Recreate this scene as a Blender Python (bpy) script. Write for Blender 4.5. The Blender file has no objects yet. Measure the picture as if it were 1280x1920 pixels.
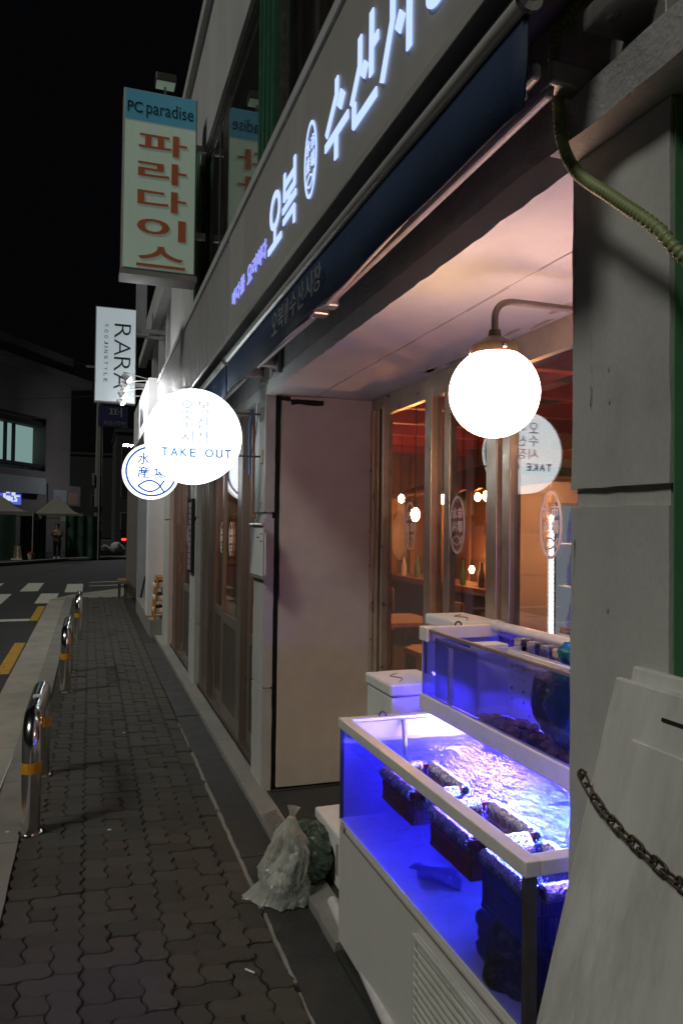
import bpy, bmesh, math, random
from mathutils import Vector, Matrix, noise
random.seed(7)
S = bpy.context.scene
COL = S.collection
R = math.radians

# ------------------------------------------------------------------ camera
F_PX, CAM_H = 1400.0, 1.6
YAW, PITCH, ROLL = R(18.6), R(1.2), R(0.7)
fw = Vector((math.sin(YAW)*math.cos(PITCH), math.cos(YAW)*math.cos(PITCH), math.sin(PITCH)))
r0 = Vector((math.cos(YAW), -math.sin(YAW), 0)); u0 = r0.cross(fw)
cr = r0*math.cos(ROLL) + u0*math.sin(ROLL); cu = -r0*math.sin(ROLL) + u0*math.cos(ROLL)
CAM = Vector((0, 0, CAM_H))
cam = bpy.data.cameras.new('camera'); camo = bpy.data.objects.new('camera', cam); COL.objects.link(camo)
camo.matrix_world = Matrix(((cr.x, cu.x, -fw.x, 0), (cr.y, cu.y, -fw.y, 0), (cr.z, cu.z, -fw.z, CAM_H), (0, 0, 0, 1)))
cam.sensor_fit = 'VERTICAL'; cam.sensor_height = 36; cam.sensor_width = 24
cam.lens = F_PX/1920*36; cam.clip_start = 0.03; cam.clip_end = 600
S.camera = camo
# pixel of the photograph (1280 x 1920) -> point on a known plane of the place
def ray(x, y): return fw*F_PX + cr*(x-640) + cu*(960-y)
def onx(x, y, X): d = ray(x, y); return CAM + d*(X/d.x)
def ony(x, y, Y): d = ray(x, y); return CAM + d*(Y/d.y)
def onz(x, y, Z=0.0): d = ray(x, y); return CAM + d*((Z-CAM_H)/d.z)

# ------------------------------------------------------------------ world, light, exposure
W = bpy.data.worlds.new('World'); S.world = W; W.use_nodes = True
bg = W.node_tree.nodes['Background']
bg.inputs[0].default_value = (0.0013, 0.0014, 0.0017, 1); bg.inputs[1].default_value = 1.0
sd = bpy.data.lights.new('street_light', 'SUN'); sd.energy = 0.95; sd.angle = R(12); sd.color = (1.0, 0.985, 0.885)
so = bpy.data.objects.new('street_light', sd); COL.objects.link(so)
so.rotation_euler = Vector((1.0, 0.5, -1.19)).to_track_quat('-Z', 'Y').to_euler()
S.view_settings.view_transform = 'Standard'; S.view_settings.look = 'None'
S.view_settings.exposure = 0.0; S.view_settings.gamma = 1.0
S.cycles.use_denoising = True
S.cycles.max_bounces = 8; S.cycles.transparent_max_bounces = 24; S.cycles.transmission_bounces = 8
S.cycles.sample_clamp_indirect = 4.0; S.cycles.caustics_reflective = False; S.cycles.caustics_refractive = False

# ------------------------------------------------------------------ materials
def nodes(name):
    m = bpy.data.materials.new(name); m.use_nodes = True
    return m, m.node_tree.nodes, m.node_tree.links, m.node_tree.nodes['Principled BSDF']
def mat(name, col, rough=0.6, metal=0.0, var=0.25, scale=6.0, bump=0.0, bscale=60.0, dirt=None, dirt_amt=0.5,
        dirt_scale=3.0, stretch=(1, 1, 1), rand=0.0, emit=None, estr=0.0, spec=0.5, trans=0.0, rvar=0.12):
    m, N, Lk, P = nodes(name)
    P.inputs['Roughness'].default_value = rough; P.inputs['Metallic'].default_value = metal
    P.inputs['Specular IOR Level'].default_value = spec
    tc = N.new('ShaderNodeTexCoord'); mp = N.new('ShaderNodeMapping'); mp.inputs['Scale'].default_value = stretch
    Lk.new(tc.outputs['Object'], mp.inputs[0])
    nz = N.new('ShaderNodeTexNoise'); nz.inputs['Scale'].default_value = scale; nz.inputs['Detail'].default_value = 6; nz.inputs['Roughness'].default_value = 0.62
    Lk.new(mp.outputs[0], nz.inputs['Vector'])
    rmp = N.new('ShaderNodeMapRange'); rmp.inputs[1].default_value = 0.28; rmp.inputs[2].default_value = 0.72
    rmp.inputs[3].default_value = 1-var; rmp.inputs[4].default_value = 1+var*0.6
    Lk.new(nz.outputs['Fac'], rmp.inputs[0])
    mul = N.new('ShaderNodeVectorMath'); mul.operation = 'SCALE'; mul.inputs[0].default_value = col[:3]
    Lk.new(rmp.outputs[0], mul.inputs['Scale'])
    out = mul.outputs[0]
    if rand > 0:
        oi = N.new('ShaderNodeObjectInfo'); r2 = N.new('ShaderNodeMapRange'); r2.inputs[3].default_value = 1-rand; r2.inputs[4].default_value = 1+rand
        Lk.new(oi.outputs['Random'], r2.inputs[0])
        m2 = N.new('ShaderNodeVectorMath'); m2.operation = 'SCALE'; Lk.new(out, m2.inputs[0]); Lk.new(r2.outputs[0], m2.inputs['Scale']); out = m2.outputs[0]
    if dirt:
        n2 = N.new('ShaderNodeTexNoise'); n2.inputs['Scale'].default_value = dirt_scale; n2.inputs['Detail'].default_value = 8; n2.inputs['Roughness'].default_value = 0.7
        Lk.new(mp.outputs[0], n2.inputs['Vector'])
        cp = N.new('ShaderNodeMapRange'); cp.inputs[1].default_value = 0.50; cp.inputs[2].default_value = 0.72; cp.inputs[3].default_value = 0; cp.inputs[4].default_value = dirt_amt
        Lk.new(n2.outputs['Fac'], cp.inputs[0])
        mx = N.new('ShaderNodeMix'); mx.data_type = 'RGBA'; Lk.new(cp.outputs[0], mx.inputs[0]); Lk.new(out, mx.inputs[6]); mx.inputs[7].default_value = (*dirt[:3], 1); out = mx.outputs[2]
    Lk.new(out, P.inputs['Base Color'])
    if rvar > 0:
        rr = N.new('ShaderNodeMapRange'); rr.inputs[1].default_value = 0.3; rr.inputs[2].default_value = 0.7
        rr.inputs[3].default_value = max(0.03, rough-rvar); rr.inputs[4].default_value = min(1, rough+rvar)
        Lk.new(nz.outputs['Fac'], rr.inputs[0]); Lk.new(rr.outputs[0], P.inputs['Roughness'])
    if bump > 0:
        n3 = N.new('ShaderNodeTexNoise'); n3.inputs['Scale'].default_value = bscale; n3.inputs['Detail'].default_value = 5
        Lk.new(mp.outputs[0], n3.inputs['Vector'])
        bp = N.new('ShaderNodeBump'); bp.inputs['Strength'].default_value = bump; bp.inputs['Distance'].default_value = 0.01
        Lk.new(n3.outputs['Fac'], bp.inputs['Height']); Lk.new(bp.outputs[0], P.inputs['Normal'])
    if emit:
        P.inputs['Emission Color'].default_value = (*emit, 1); P.inputs['Emission Strength'].default_value = estr
    if trans: P.inputs['Transmission Weight'].default_value = trans
    return m
def emis(name, col, s):
    m = bpy.data.materials.new(name); m.use_nodes = True; N = m.node_tree.nodes; N.clear()
    e = N.new('ShaderNodeEmission'); e.inputs[0].default_value = (*col, 1); e.inputs[1].default_value = s
    o = N.new('ShaderNodeOutputMaterial'); m.node_tree.links.new(e.outputs[0], o.inputs[0]); return m
def glass(name, tint=(0.93, 0.95, 0.94), base=0.05, top=0.9, rough=0.0, dirt=0.0, dcol=(0.5, 0.5, 0.5), dscale=9.0, bump=0.0, bscale=10.0):
    m = bpy.data.materials.new(name); m.use_nodes = True; N = m.node_tree.nodes; Lk = m.node_tree.links; N.clear()
    t = N.new('ShaderNodeBsdfTransparent'); t.inputs[0].default_value = (*tint, 1)
    g = N.new('ShaderNodeBsdfGlossy'); g.inputs['Roughness'].default_value = rough
    lw = N.new('ShaderNodeLayerWeight'); lw.inputs[0].default_value = 0.5
    pw = N.new('ShaderNodeMath'); pw.operation = 'POWER'; pw.inputs[1].default_value = 5
    Lk.new(lw.outputs['Facing'], pw.inputs[0])
    mr = N.new('ShaderNodeMapRange'); mr.inputs[3].default_value = base; mr.inputs[4].default_value = top
    Lk.new(pw.outputs[0], mr.inputs[0])
    mx = N.new('ShaderNodeMixShader'); Lk.new(mr.outputs[0], mx.inputs[0]); Lk.new(t.outputs[0], mx.inputs[1]); Lk.new(g.outputs[0], mx.inputs[2])
    out = mx.outputs[0]
    tc = N.new('ShaderNodeTexCoord')
    if dirt > 0:
        d = N.new('ShaderNodeBsdfDiffuse'); d.inputs[0].default_value = (*dcol, 1)
        nz = N.new('ShaderNodeTexNoise'); nz.inputs['Scale'].default_value = dscale; nz.inputs['Detail'].default_value = 9; nz.inputs['Roughness'].default_value = 0.7
        mp = N.new('ShaderNodeMapping'); mp.inputs['Scale'].default_value = (1, 1, 0.35)
        Lk.new(tc.outputs['Object'], mp.inputs[0]); Lk.new(mp.outputs[0], nz.inputs['Vector'])
        m2 = N.new('ShaderNodeMapRange'); m2.inputs[1].default_value = 0.4; m2.inputs[2].default_value = 0.8; m2.inputs[3].default_value = dirt*0.25; m2.inputs[4].default_value = dirt
        Lk.new(nz.outputs['Fac'], m2.inputs[0])
        mx2 = N.new('ShaderNodeMixShader'); Lk.new(m2.outputs[0], mx2.inputs[0]); Lk.new(out, mx2.inputs[1]); Lk.new(d.outputs[0], mx2.inputs[2]); out = mx2.outputs[0]
    if bump > 0:
        n3 = N.new('ShaderNodeTexNoise'); n3.inputs['Scale'].default_value = bscale; n3.inputs['Detail'].default_value = 3
        n3.inputs['Distortion'].default_value = 1.2
        Lk.new(tc.outputs['Object'], n3.inputs['Vector'])
        bp = N.new('ShaderNodeBump'); bp.inputs['Strength'].default_value = bump; bp.inputs['Distance'].default_value = 0.03
        Lk.new(n3.outputs['Fac'], bp.inputs['Height']); Lk.new(bp.outputs[0], g.inputs['Normal'])
    o = N.new('ShaderNodeOutputMaterial'); Lk.new(out, o.inputs[0]); return m

M = {}
M['asphalt'] = mat('asphalt', (0.045, 0.046, 0.048), 0.85, var=0.3, scale=3, bump=0.5, bscale=140, dirt=(0.075, 0.072, 0.068), dirt_scale=1.2)
M['road_white'] = mat('road_white', (0.62, 0.62, 0.55), 0.7, var=0.2, scale=20, dirt=(0.2, 0.2, 0.19), dirt_amt=0.55, dirt_scale=9)
M['road_yellow'] = mat('road_yellow', (0.58, 0.33, 0.04), 0.7, var=0.25, scale=20, dirt=(0.15, 0.11, 0.06), dirt_amt=0.6, dirt_scale=9)
M['paver'] = mat('paver', (0.060, 0.057, 0.047), 0.72, var=0.35, scale=14, bump=0.5, bscale=160, rand=0.2, dirt=(0.03, 0.03, 0.026), dirt_scale=6)
M['paver_red'] = mat('paver_red', (0.062, 0.054, 0.043), 0.72, var=0.3, scale=14, bump=0.5, bscale=160, rand=0.2, dirt=(0.03, 0.026, 0.022), dirt_scale=6)
M['joint'] = mat('joint_sand', (0.008, 0.0078, 0.007), 0.95, var=0.4, scale=30, bump=0.4)
M['concrete'] = mat('concrete', (0.27, 0.26, 0.235), 0.85, var=0.28, scale=5, bump=0.4, bscale=90, dirt=(0.12, 0.112, 0.10), dirt_amt=0.7, dirt_scale=2.5, rand=0.06)
M['gutter'] = mat('gutter_concrete', (0.40, 0.38, 0.32), 0.85, var=0.28, scale=4, bump=0.4, bscale=90, dirt=(0.12, 0.11, 0.095), dirt_amt=0.6, dirt_scale=2, rand=0.06)
M['darkstrip'] = mat('wet_concrete', (0.040, 0.039, 0.035), 0.6, var=0.4, scale=6, bump=0.4, bscale=80, dirt=(0.025, 0.024, 0.022), dirt_scale=3)
M['plaster'] = mat('painted_plaster', (0.50, 0.50, 0.475), 0.8, var=0.10, scale=9, bump=0.16, bscale=90, dirt=(0.26, 0.26, 0.25), dirt_amt=0.55, dirt_scale=4.5, stretch=(1, 1, 0.55))
M['bay_wall'] = mat('bay_plaster', (0.60, 0.54, 0.455), 0.85, var=0.10, scale=5, bump=0.35, bscale=120, dirt=(0.36, 0.32, 0.28), dirt_amt=0.35, dirt_scale=2.0)
M['soffit'] = mat('soffit_paint', (0.62, 0.60, 0.59), 0.8, var=0.08, scale=5, bump=0.25, bscale=90, dirt=(0.42, 0.39, 0.38), dirt_amt=0.3, dirt_scale=3)
M['dark_lintel'] = mat('dark_lintel', (0.40, 0.39, 0.39), 0.8, var=0.25, scale=6, bump=0.4, bscale=90, dirt=(0.20, 0.20, 0.20), dirt_amt=0.6, dirt_scale=4)
M['upper_wall'] = mat('upper_wall', (0.50, 0.50, 0.50), 0.8, var=0.15, scale=4, bump=0.3, bscale=70, dirt=(0.2, 0.2, 0.2), dirt_amt=0.5, dirt_scale=2, stretch=(1, 1, 0.3))
M['black'] = mat('black_gap', (0.008, 0.008, 0.008), 0.9, var=0.2)
M['sign_panel'] = mat('sign_panel', (0.40, 0.395, 0.375), 0.55, var=0.10, scale=3, bump=0.08, bscale=40, dirt=(0.2, 0.2, 0.19), dirt_amt=0.35, dirt_scale=2, stretch=(1, 1, 0.25))
M['cladding'] = mat('cladding_sheet', (0.40, 0.395, 0.40), 0.5, var=0.12, scale=4, dirt=(0.24, 0.24, 0.24), dirt_amt=0.4, dirt_scale=2, stretch=(1, 1, 0.2))
M['alu'] = mat('aluminium', (0.62, 0.61, 0.58), 0.38, metal=0.35, var=0.2, scale=12, bump=0.1, bscale=200, stretch=(1, 0.1, 1))
M['bronze'] = mat('bronze_frame', (0.25, 0.205, 0.17), 0.30, metal=0.45, var=0.12, scale=3, stretch=(1, 1, .15))
M['bronze_panel'] = mat('bronze_panel', (0.15, 0.13, 0.11), 0.36, metal=0.45, var=0.15, scale=4, stretch=(1, 1, 0.15))
M['winframe'] = mat('window_frame', (0.52, 0.43, 0.33), 0.36, metal=0.6, var=0.2, scale=10, dirt=(0.2, 0.17, 0.14), dirt_amt=0.4)
M['steel'] = mat('stainless', (0.74, 0.73, 0.70), 0.17, metal=1.0, var=0.1, scale=10, rvar=0.05)
M['steel_dull'] = mat('stainless_dull', (0.55, 0.53, 0.50), 0.26, metal=1.0, var=0.3, scale=12, rvar=0.1)
M['amber'] = mat('amber_tape', (0.72, 0.34, 0.02), 0.35, var=0.2, scale=30)
M['navy'] = mat('navy_canvas', (0.008, 0.027, 0.078), 0.8, var=0.3, scale=5, bump=0.25, bscale=240, stretch=(1, 1, 0.5))
M['navy_dark'] = mat('navy_roll', (0.007, 0.009, 0.022), 0.8, var=0.3, scale=5)
M['arm'] = mat('arm_paint', (0.46, 0.43, 0.42), 0.42, var=0.15, scale=12, dirt=(0.35, 0.3, 0.28), dirt_amt=0.5, dirt_scale=8)
M['bracket'] = mat('bracket_metal', (0.45, 0.44, 0.42), 0.4, metal=0.7, var=0.3, scale=20, dirt=(0.2, 0.14, 0.1), dirt_amt=0.5, dirt_scale=10)
M['white_frame'] = mat('white_coated', (0.74, 0.72, 0.68), 0.45, var=0.08, scale=8, dirt=(0.5, 0.46, 0.4), dirt_amt=0.35, dirt_scale=6)
M['cabinet'] = mat('cabinet_panel', (0.62, 0.61, 0.58), 0.5, var=0.08, scale=4, bump=0.06, bscale=150, dirt=(0.42, 0.40, 0.36), dirt_amt=0.4, dirt_scale=4, stretch=(1, 1, 0.4))
M['louver'] = mat('louver', (0.56, 0.56, 0.52), 0.5, var=0.12, scale=12, dirt=(0.3, 0.3, 0.27), dirt_amt=0.5, dirt_scale=8)
M['tank_floor'] = mat('tank_floor', (0.80, 0.80, 0.82), 0.6, var=0.12, scale=6, dirt=(0.5, 0.5, 0.55), dirt_amt=0.3, dirt_scale=7)
M['tank_back'] = mat('tank_back', (0.62, 0.64, 0.72), 0.6, var=0.2, scale=5, dirt=(0.35, 0.37, 0.45), dirt_amt=0.4, dirt_scale=4)
M['dark_steel'] = mat('dark_steel', (0.12, 0.11, 0.10), 0.45, metal=0.6, var=0.3, scale=20)
M['brown_trim'] = mat('brown_trim', (0.22, 0.18, 0.15), 0.5, var=0.3, scale=30)
M['foil'] = mat('foil_foam', (0.80, 0.78, 0.75), 0.22, metal=0.95, var=0.25, scale=60, bump=1.0, bscale=160)
M['red_plastic'] = mat('red_plastic', (0.38, 0.03, 0.035), 0.4, var=0.25, scale=20)
M['blue_plastic'] = mat('blue_plastic', (0.03, 0.07, 0.20), 0.4, var=0.25, scale=20)
M['fish'] = mat('fish_skin', (0.06, 0.06, 0.08), 0.4, var=0.4, scale=30)
M['kelp'] = mat('dark_sea_creature', (0.022, 0.022, 0.03), 0.35, var=0.5, scale=30, bump=0.8, bscale=60)
M['shell'] = mat('shell', (0.30, 0.15, 0.09), 0.6, var=0.5, scale=40, bump=0.6, bscale=60, rand=0.4)
M['foam'] = mat('styrofoam', (0.78, 0.77, 0.74), 0.75, var=0.05, scale=20, bump=0.5, bscale=240, dirt=(0.55, 0.5, 0.44), dirt_amt=0.3, dirt_scale=6)
M['pvc'] = mat('pvc_pipe', (0.66, 0.63, 0.62), 0.35, var=0.1, scale=10, dirt=(0.4, 0.36, 0.33), dirt_amt=0.35, dirt_scale=8)
M['board'] = mat('white_board', (0.60, 0.60, 0.575), 0.5, var=0.16, scale=7, bump=0.06, bscale=100, dirt=(0.30, 0.29, 0.25), dirt_amt=0.7, dirt_scale=5, stretch=(1, 1.6, 0.35))
M['rust'] = mat('rusty_steel', (0.10, 0.085, 0.07), 0.5, metal=0.7, var=0.4, scale=40, dirt=(0.13, 0.07, 0.04), dirt_amt=0.6, dirt_scale=30, bump=0.4, bscale=150)
M['hose'] = mat('hose_plastic', (0.26, 0.31, 0.13), 0.5, var=0.25, scale=12, dirt=(0.12, 0.15, 0.07), dirt_amt=0.5, dirt_scale=6)
M['green_paint_and_light'] = mat('green_paint_and_light', (0.10, 0.26, 0.13), 0.6, var=0.2, scale=6, dirt=(0.05, 0.09, 0.05), dirt_amt=0.5)  # plain green; on pilaster return and recess wall it stands for green light
M['green_frame'] = mat('green_frame', (0.03, 0.12, 0.075), 0.5, var=0.2, scale=8)
M['curtain'] = mat('brown_curtain', (0.15, 0.085, 0.05), 0.9, var=0.35, scale=3, stretch=(1, 6, 0.3))
M['cream'] = mat('cream_blind', (0.42, 0.36, 0.27), 0.9, var=0.15, scale=3)
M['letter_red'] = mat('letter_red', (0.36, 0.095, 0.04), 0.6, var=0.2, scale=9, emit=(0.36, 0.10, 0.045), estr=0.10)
M['letter_dark'] = mat('letter_dark', (0.02, 0.02, 0.025), 0.5, var=0.1)
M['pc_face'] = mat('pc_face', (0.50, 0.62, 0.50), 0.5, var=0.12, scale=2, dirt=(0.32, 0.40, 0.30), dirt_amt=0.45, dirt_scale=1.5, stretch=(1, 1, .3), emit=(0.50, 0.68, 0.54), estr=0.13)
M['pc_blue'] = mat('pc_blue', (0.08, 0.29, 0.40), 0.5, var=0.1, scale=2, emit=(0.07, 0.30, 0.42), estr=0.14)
M['navy_ink'] = mat('navy_ink', (0.012, 0.022, 0.05), 0.5, var=0.1)
M['rara_face'] = mat('rara_face', (0.70, 0.74, 0.76), 0.5, var=0.05, scale=2, emit=(0.68, 0.84, 0.92), estr=0.30)
M['sign_metal'] = mat('sign_metal', (0.40, 0.39, 0.37), 0.5, metal=0.4, var=0.25, scale=6, dirt=(0.2, 0.18, 0.16), dirt_amt=0.5)
M['brown_cap'] = mat('lamp_cap', (0.085, 0.06, 0.045), 0.5, metal=0.3, var=0.2, scale=20)
M['lamp_pipe'] = mat('lamp_pipe', (0.20, 0.17, 0.15), 0.45, metal=0.4, var=0.2, scale=20)
M['globe'] = emis('globe_glow', (1.0, 0.62, 0.41), 23.0)
M['disc_glow'] = emis('disc_glow', (0.88, 0.97, 1.0), 3.6)
M['disc_glow_b'] = emis('disc_glow_b', (0.90, 0.97, 1.0), 2.6)
M['ink_blue'] = emis('ink_blue', (0.05, 0.18, 0.75), 0.6)
M['ink_pale'] = emis('ink_pale', (0.14, 0.40, 0.85), 0.75)
M['ink_grey'] = emis('ink_grey', (0.40, 0.50, 0.62), 1.0)
M['disc_side'] = mat('disc_side', (0.75, 0.78, 0.80), 0.5, var=0.05)
M['letter_glow'] = emis('letter_glow', (0.42, 0.55, 1.0), 1.45)
M['letter_glow_b'] = emis('letter_glow_small', (0.30, 0.33, 1.0), 1.15)
M['led_blue'] = emis('led_blue', (0.12, 0.075, 1.0), 1150.0)
M['led_white'] = emis('led_white', (0.10, 0.18, 1.0), 480.0); M['led_top'] = emis('led_top', (0.28, 0.17, 1.0), 105.0); M['led_added'] = emis('led_added', (0.12, 0.085, 1.0), 620.0)
M['bulb'] = emis('bulb_glow', (1.0, 0.36, 0.12), 600.0)
M['strip'] = emis('fridge_strip', (0.85, 0.95, 1.0), 5.0)
M['spot'] = emis('spot_glow', (0.95, 0.98, 1.0), 460.0)
M['far_lamp'] = emis('far_lamp', (0.85, 0.93, 1.0), 300.0)
M['tail'] = emis('tail_red', (1.0, 0.03, 0.03), 5.0)
M['lit_window'] = emis('lit_window', (0.24, 0.38, 0.36), 0.75)
M['glass_win'] = glass('window_glass', (0.88, 0.88, 0.87), 0.12, 0.9, dirt=0.05, dcol=(0.45, 0.42, 0.4))
M['glass_door'] = glass('door_glass', (0.75, 0.72, 0.68), 0.10, 0.95, dirt=0.06, dcol=(0.3, 0.28, 0.26))
M['glass_up'] = glass('upper_glass', (0.75, 0.76, 0.72), 0.14, 0.95, dirt=0.04)
M['glass_tank'] = glass('tank_glass', (0.66, 0.66, 0.98), 0.03, 0.5, dirt=0.035, dcol=(0.6, 0.6, 0.75), dscale=16)
M['decal'] = mat('white_decal', (0.88, 0.85, 0.84), 0.6, var=0.05)
M['wood'] = mat('wood', (0.26, 0.14, 0.06), 0.6, var=0.4, scale=4, stretch=(6, 6, 0.6))
M['red_beam'] = mat('red_beam', (0.42, 0.05, 0.03), 0.5, var=0.25, scale=6)
M['room_wall'] = mat('room_wall', (0.25, 0.145, 0.10), 0.8, var=0.35, scale=2, dirt=(0.14, 0.08, 0.05), dirt_amt=0.6, dirt_scale=1.3)
M['room_dark'] = mat('room_dark', (0.10, 0.07, 0.055), 0.8, var=0.3, scale=3)
M['fabric_pale'] = mat('pale_cloth', (0.52, 0.48, 0.42), 0.9, var=0.2, scale=8)
M['orange_wood'] = mat('orange_wood', (0.52, 0.24, 0.05), 0.5, var=0.2, scale=6)
M['white_paint'] = mat('white_paint', (0.74, 0.73, 0.72), 0.7, var=0.06, scale=4, bump=0.15, bscale=80)
M['grey_paint'] = mat('grey_paint', (0.33, 0.34, 0.36), 0.7, var=0.15, scale=4, bump=0.2, bscale=80)
M['far_wall'] = mat('far_wall', (0.19, 0.16, 0.155), 0.8, var=0.2, scale=0.6, dirt=(0.11, 0.10, 0.10), dirt_amt=0.5, dirt_scale=0.4)
M['far_dark'] = mat('far_dark', (0.03, 0.03, 0.032), 0.8, var=0.3, scale=0.5)
M['tent_grey'] = mat('tent_canvas', (0.20, 0.195, 0.165), 0.8, var=0.15, scale=2)
M['tent_green'] = mat('tent_green', (0.02, 0.055, 0.03), 0.8, var=0.2, scale=2)
M['vinyl_green'] = mat('vinyl_green', (0.02, 0.06, 0.036), 0.4, var=0.5, scale=1.5, dirt=(0.12, 0.15, 0.14), dirt_amt=0.5, dirt_scale=0.9)
M['skin'] = mat('skin', (0.35, 0.22, 0.16), 0.6, var=0.1)
M['hair'] = mat('hair', (0.012, 0.01, 0.009), 0.6, var=0.2)
M['coat'] = mat('beige_coat', (0.20, 0.145, 0.095), 0.9, var=0.15, scale=10)
M['trousers'] = mat('black_trousers', (0.012, 0.012, 0.014), 0.9, var=0.2)
M['shoes'] = mat('white_shoes', (0.6, 0.6, 0.6), 0.6, var=0.1)
M['cone'] = mat('traffic_cone', (0.45, 0.05, 0.02), 0.5, var=0.1)
M['cardboard'] = mat('cardboard', (0.26, 0.16, 0.10), 0.85, var=0.2, scale=6)
M['pole_conc'] = mat('pole_concrete', (0.16, 0.15, 0.14), 0.85, var=0.2, scale=2)
M['bag_white'] = mat('bag_white', (0.45, 0.44, 0.42), 0.4, var=0.15, scale=6, bump=0.6, bscale=12)
M['paper'] = mat('paper', (0.66, 0.66, 0.64), 0.8, var=0.05)
M['tray'] = mat('white_tray', (0.7, 0.69, 0.66), 0.5, var=0.05)
M['shoe_dark'] = mat('dark_goods', (0.07, 0.02, 0.02), 0.5, var=0.4, rand=0.5)
M['teal_net'] = glass('teal_net', (0.10, 0.42, 0.46), 0.05, 0.3, dirt=0.55, dcol=(0.05, 0.26, 0.24), dscale=40)
M['tape'] = glass('clear_tape', (0.95, 0.95, 0.95), 0.18, 0.9, rough=0.12, bump=0.6, bscale=30)
M['green_tub'] = mat('green_tub', (0.05, 0.085, 0.06), 0.2, var=0.4, scale=12, bump=0.7, bscale=14)

# plastic carrier bag: thin, lets light through
def bag_material():
    m, N, Lk, P = nodes('thin_plastic_bag')
    P.inputs['Base Color'].default_value = (0.62, 0.64, 0.60, 1); P.inputs['Roughness'].default_value = 0.2
    t = N.new('ShaderNodeBsdfTransparent'); t.inputs[0].default_value = (0.86, 0.9, 0.86, 1)
    tl = N.new('ShaderNodeBsdfTranslucent'); tl.inputs[0].default_value = (0.75, 0.77, 0.73, 1)
    a = N.new('ShaderNodeMixShader'); a.inputs[0].default_value = 0.35; Lk.new(P.outputs[0], a.inputs[1]); Lk.new(tl.outputs[0], a.inputs[2])
    lw = N.new('ShaderNodeLayerWeight'); lw.inputs[0].default_value = 0.5
    mr = N.new('ShaderNodeMapRange'); mr.inputs[3].default_value = 0.66; mr.inputs[4].default_value = 0.05; Lk.new(lw.outputs['Facing'], mr.inputs[0])
    b = N.new('ShaderNodeMixShader'); Lk.new(mr.outputs[0], b.inputs[0]); Lk.new(a.outputs[0], b.inputs[1]); Lk.new(t.outputs[0], b.inputs[2])
    Lk.new(b.outputs[0], N['Material Output'].inputs[0]); return m
M['bag'] = bag_material()
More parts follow.
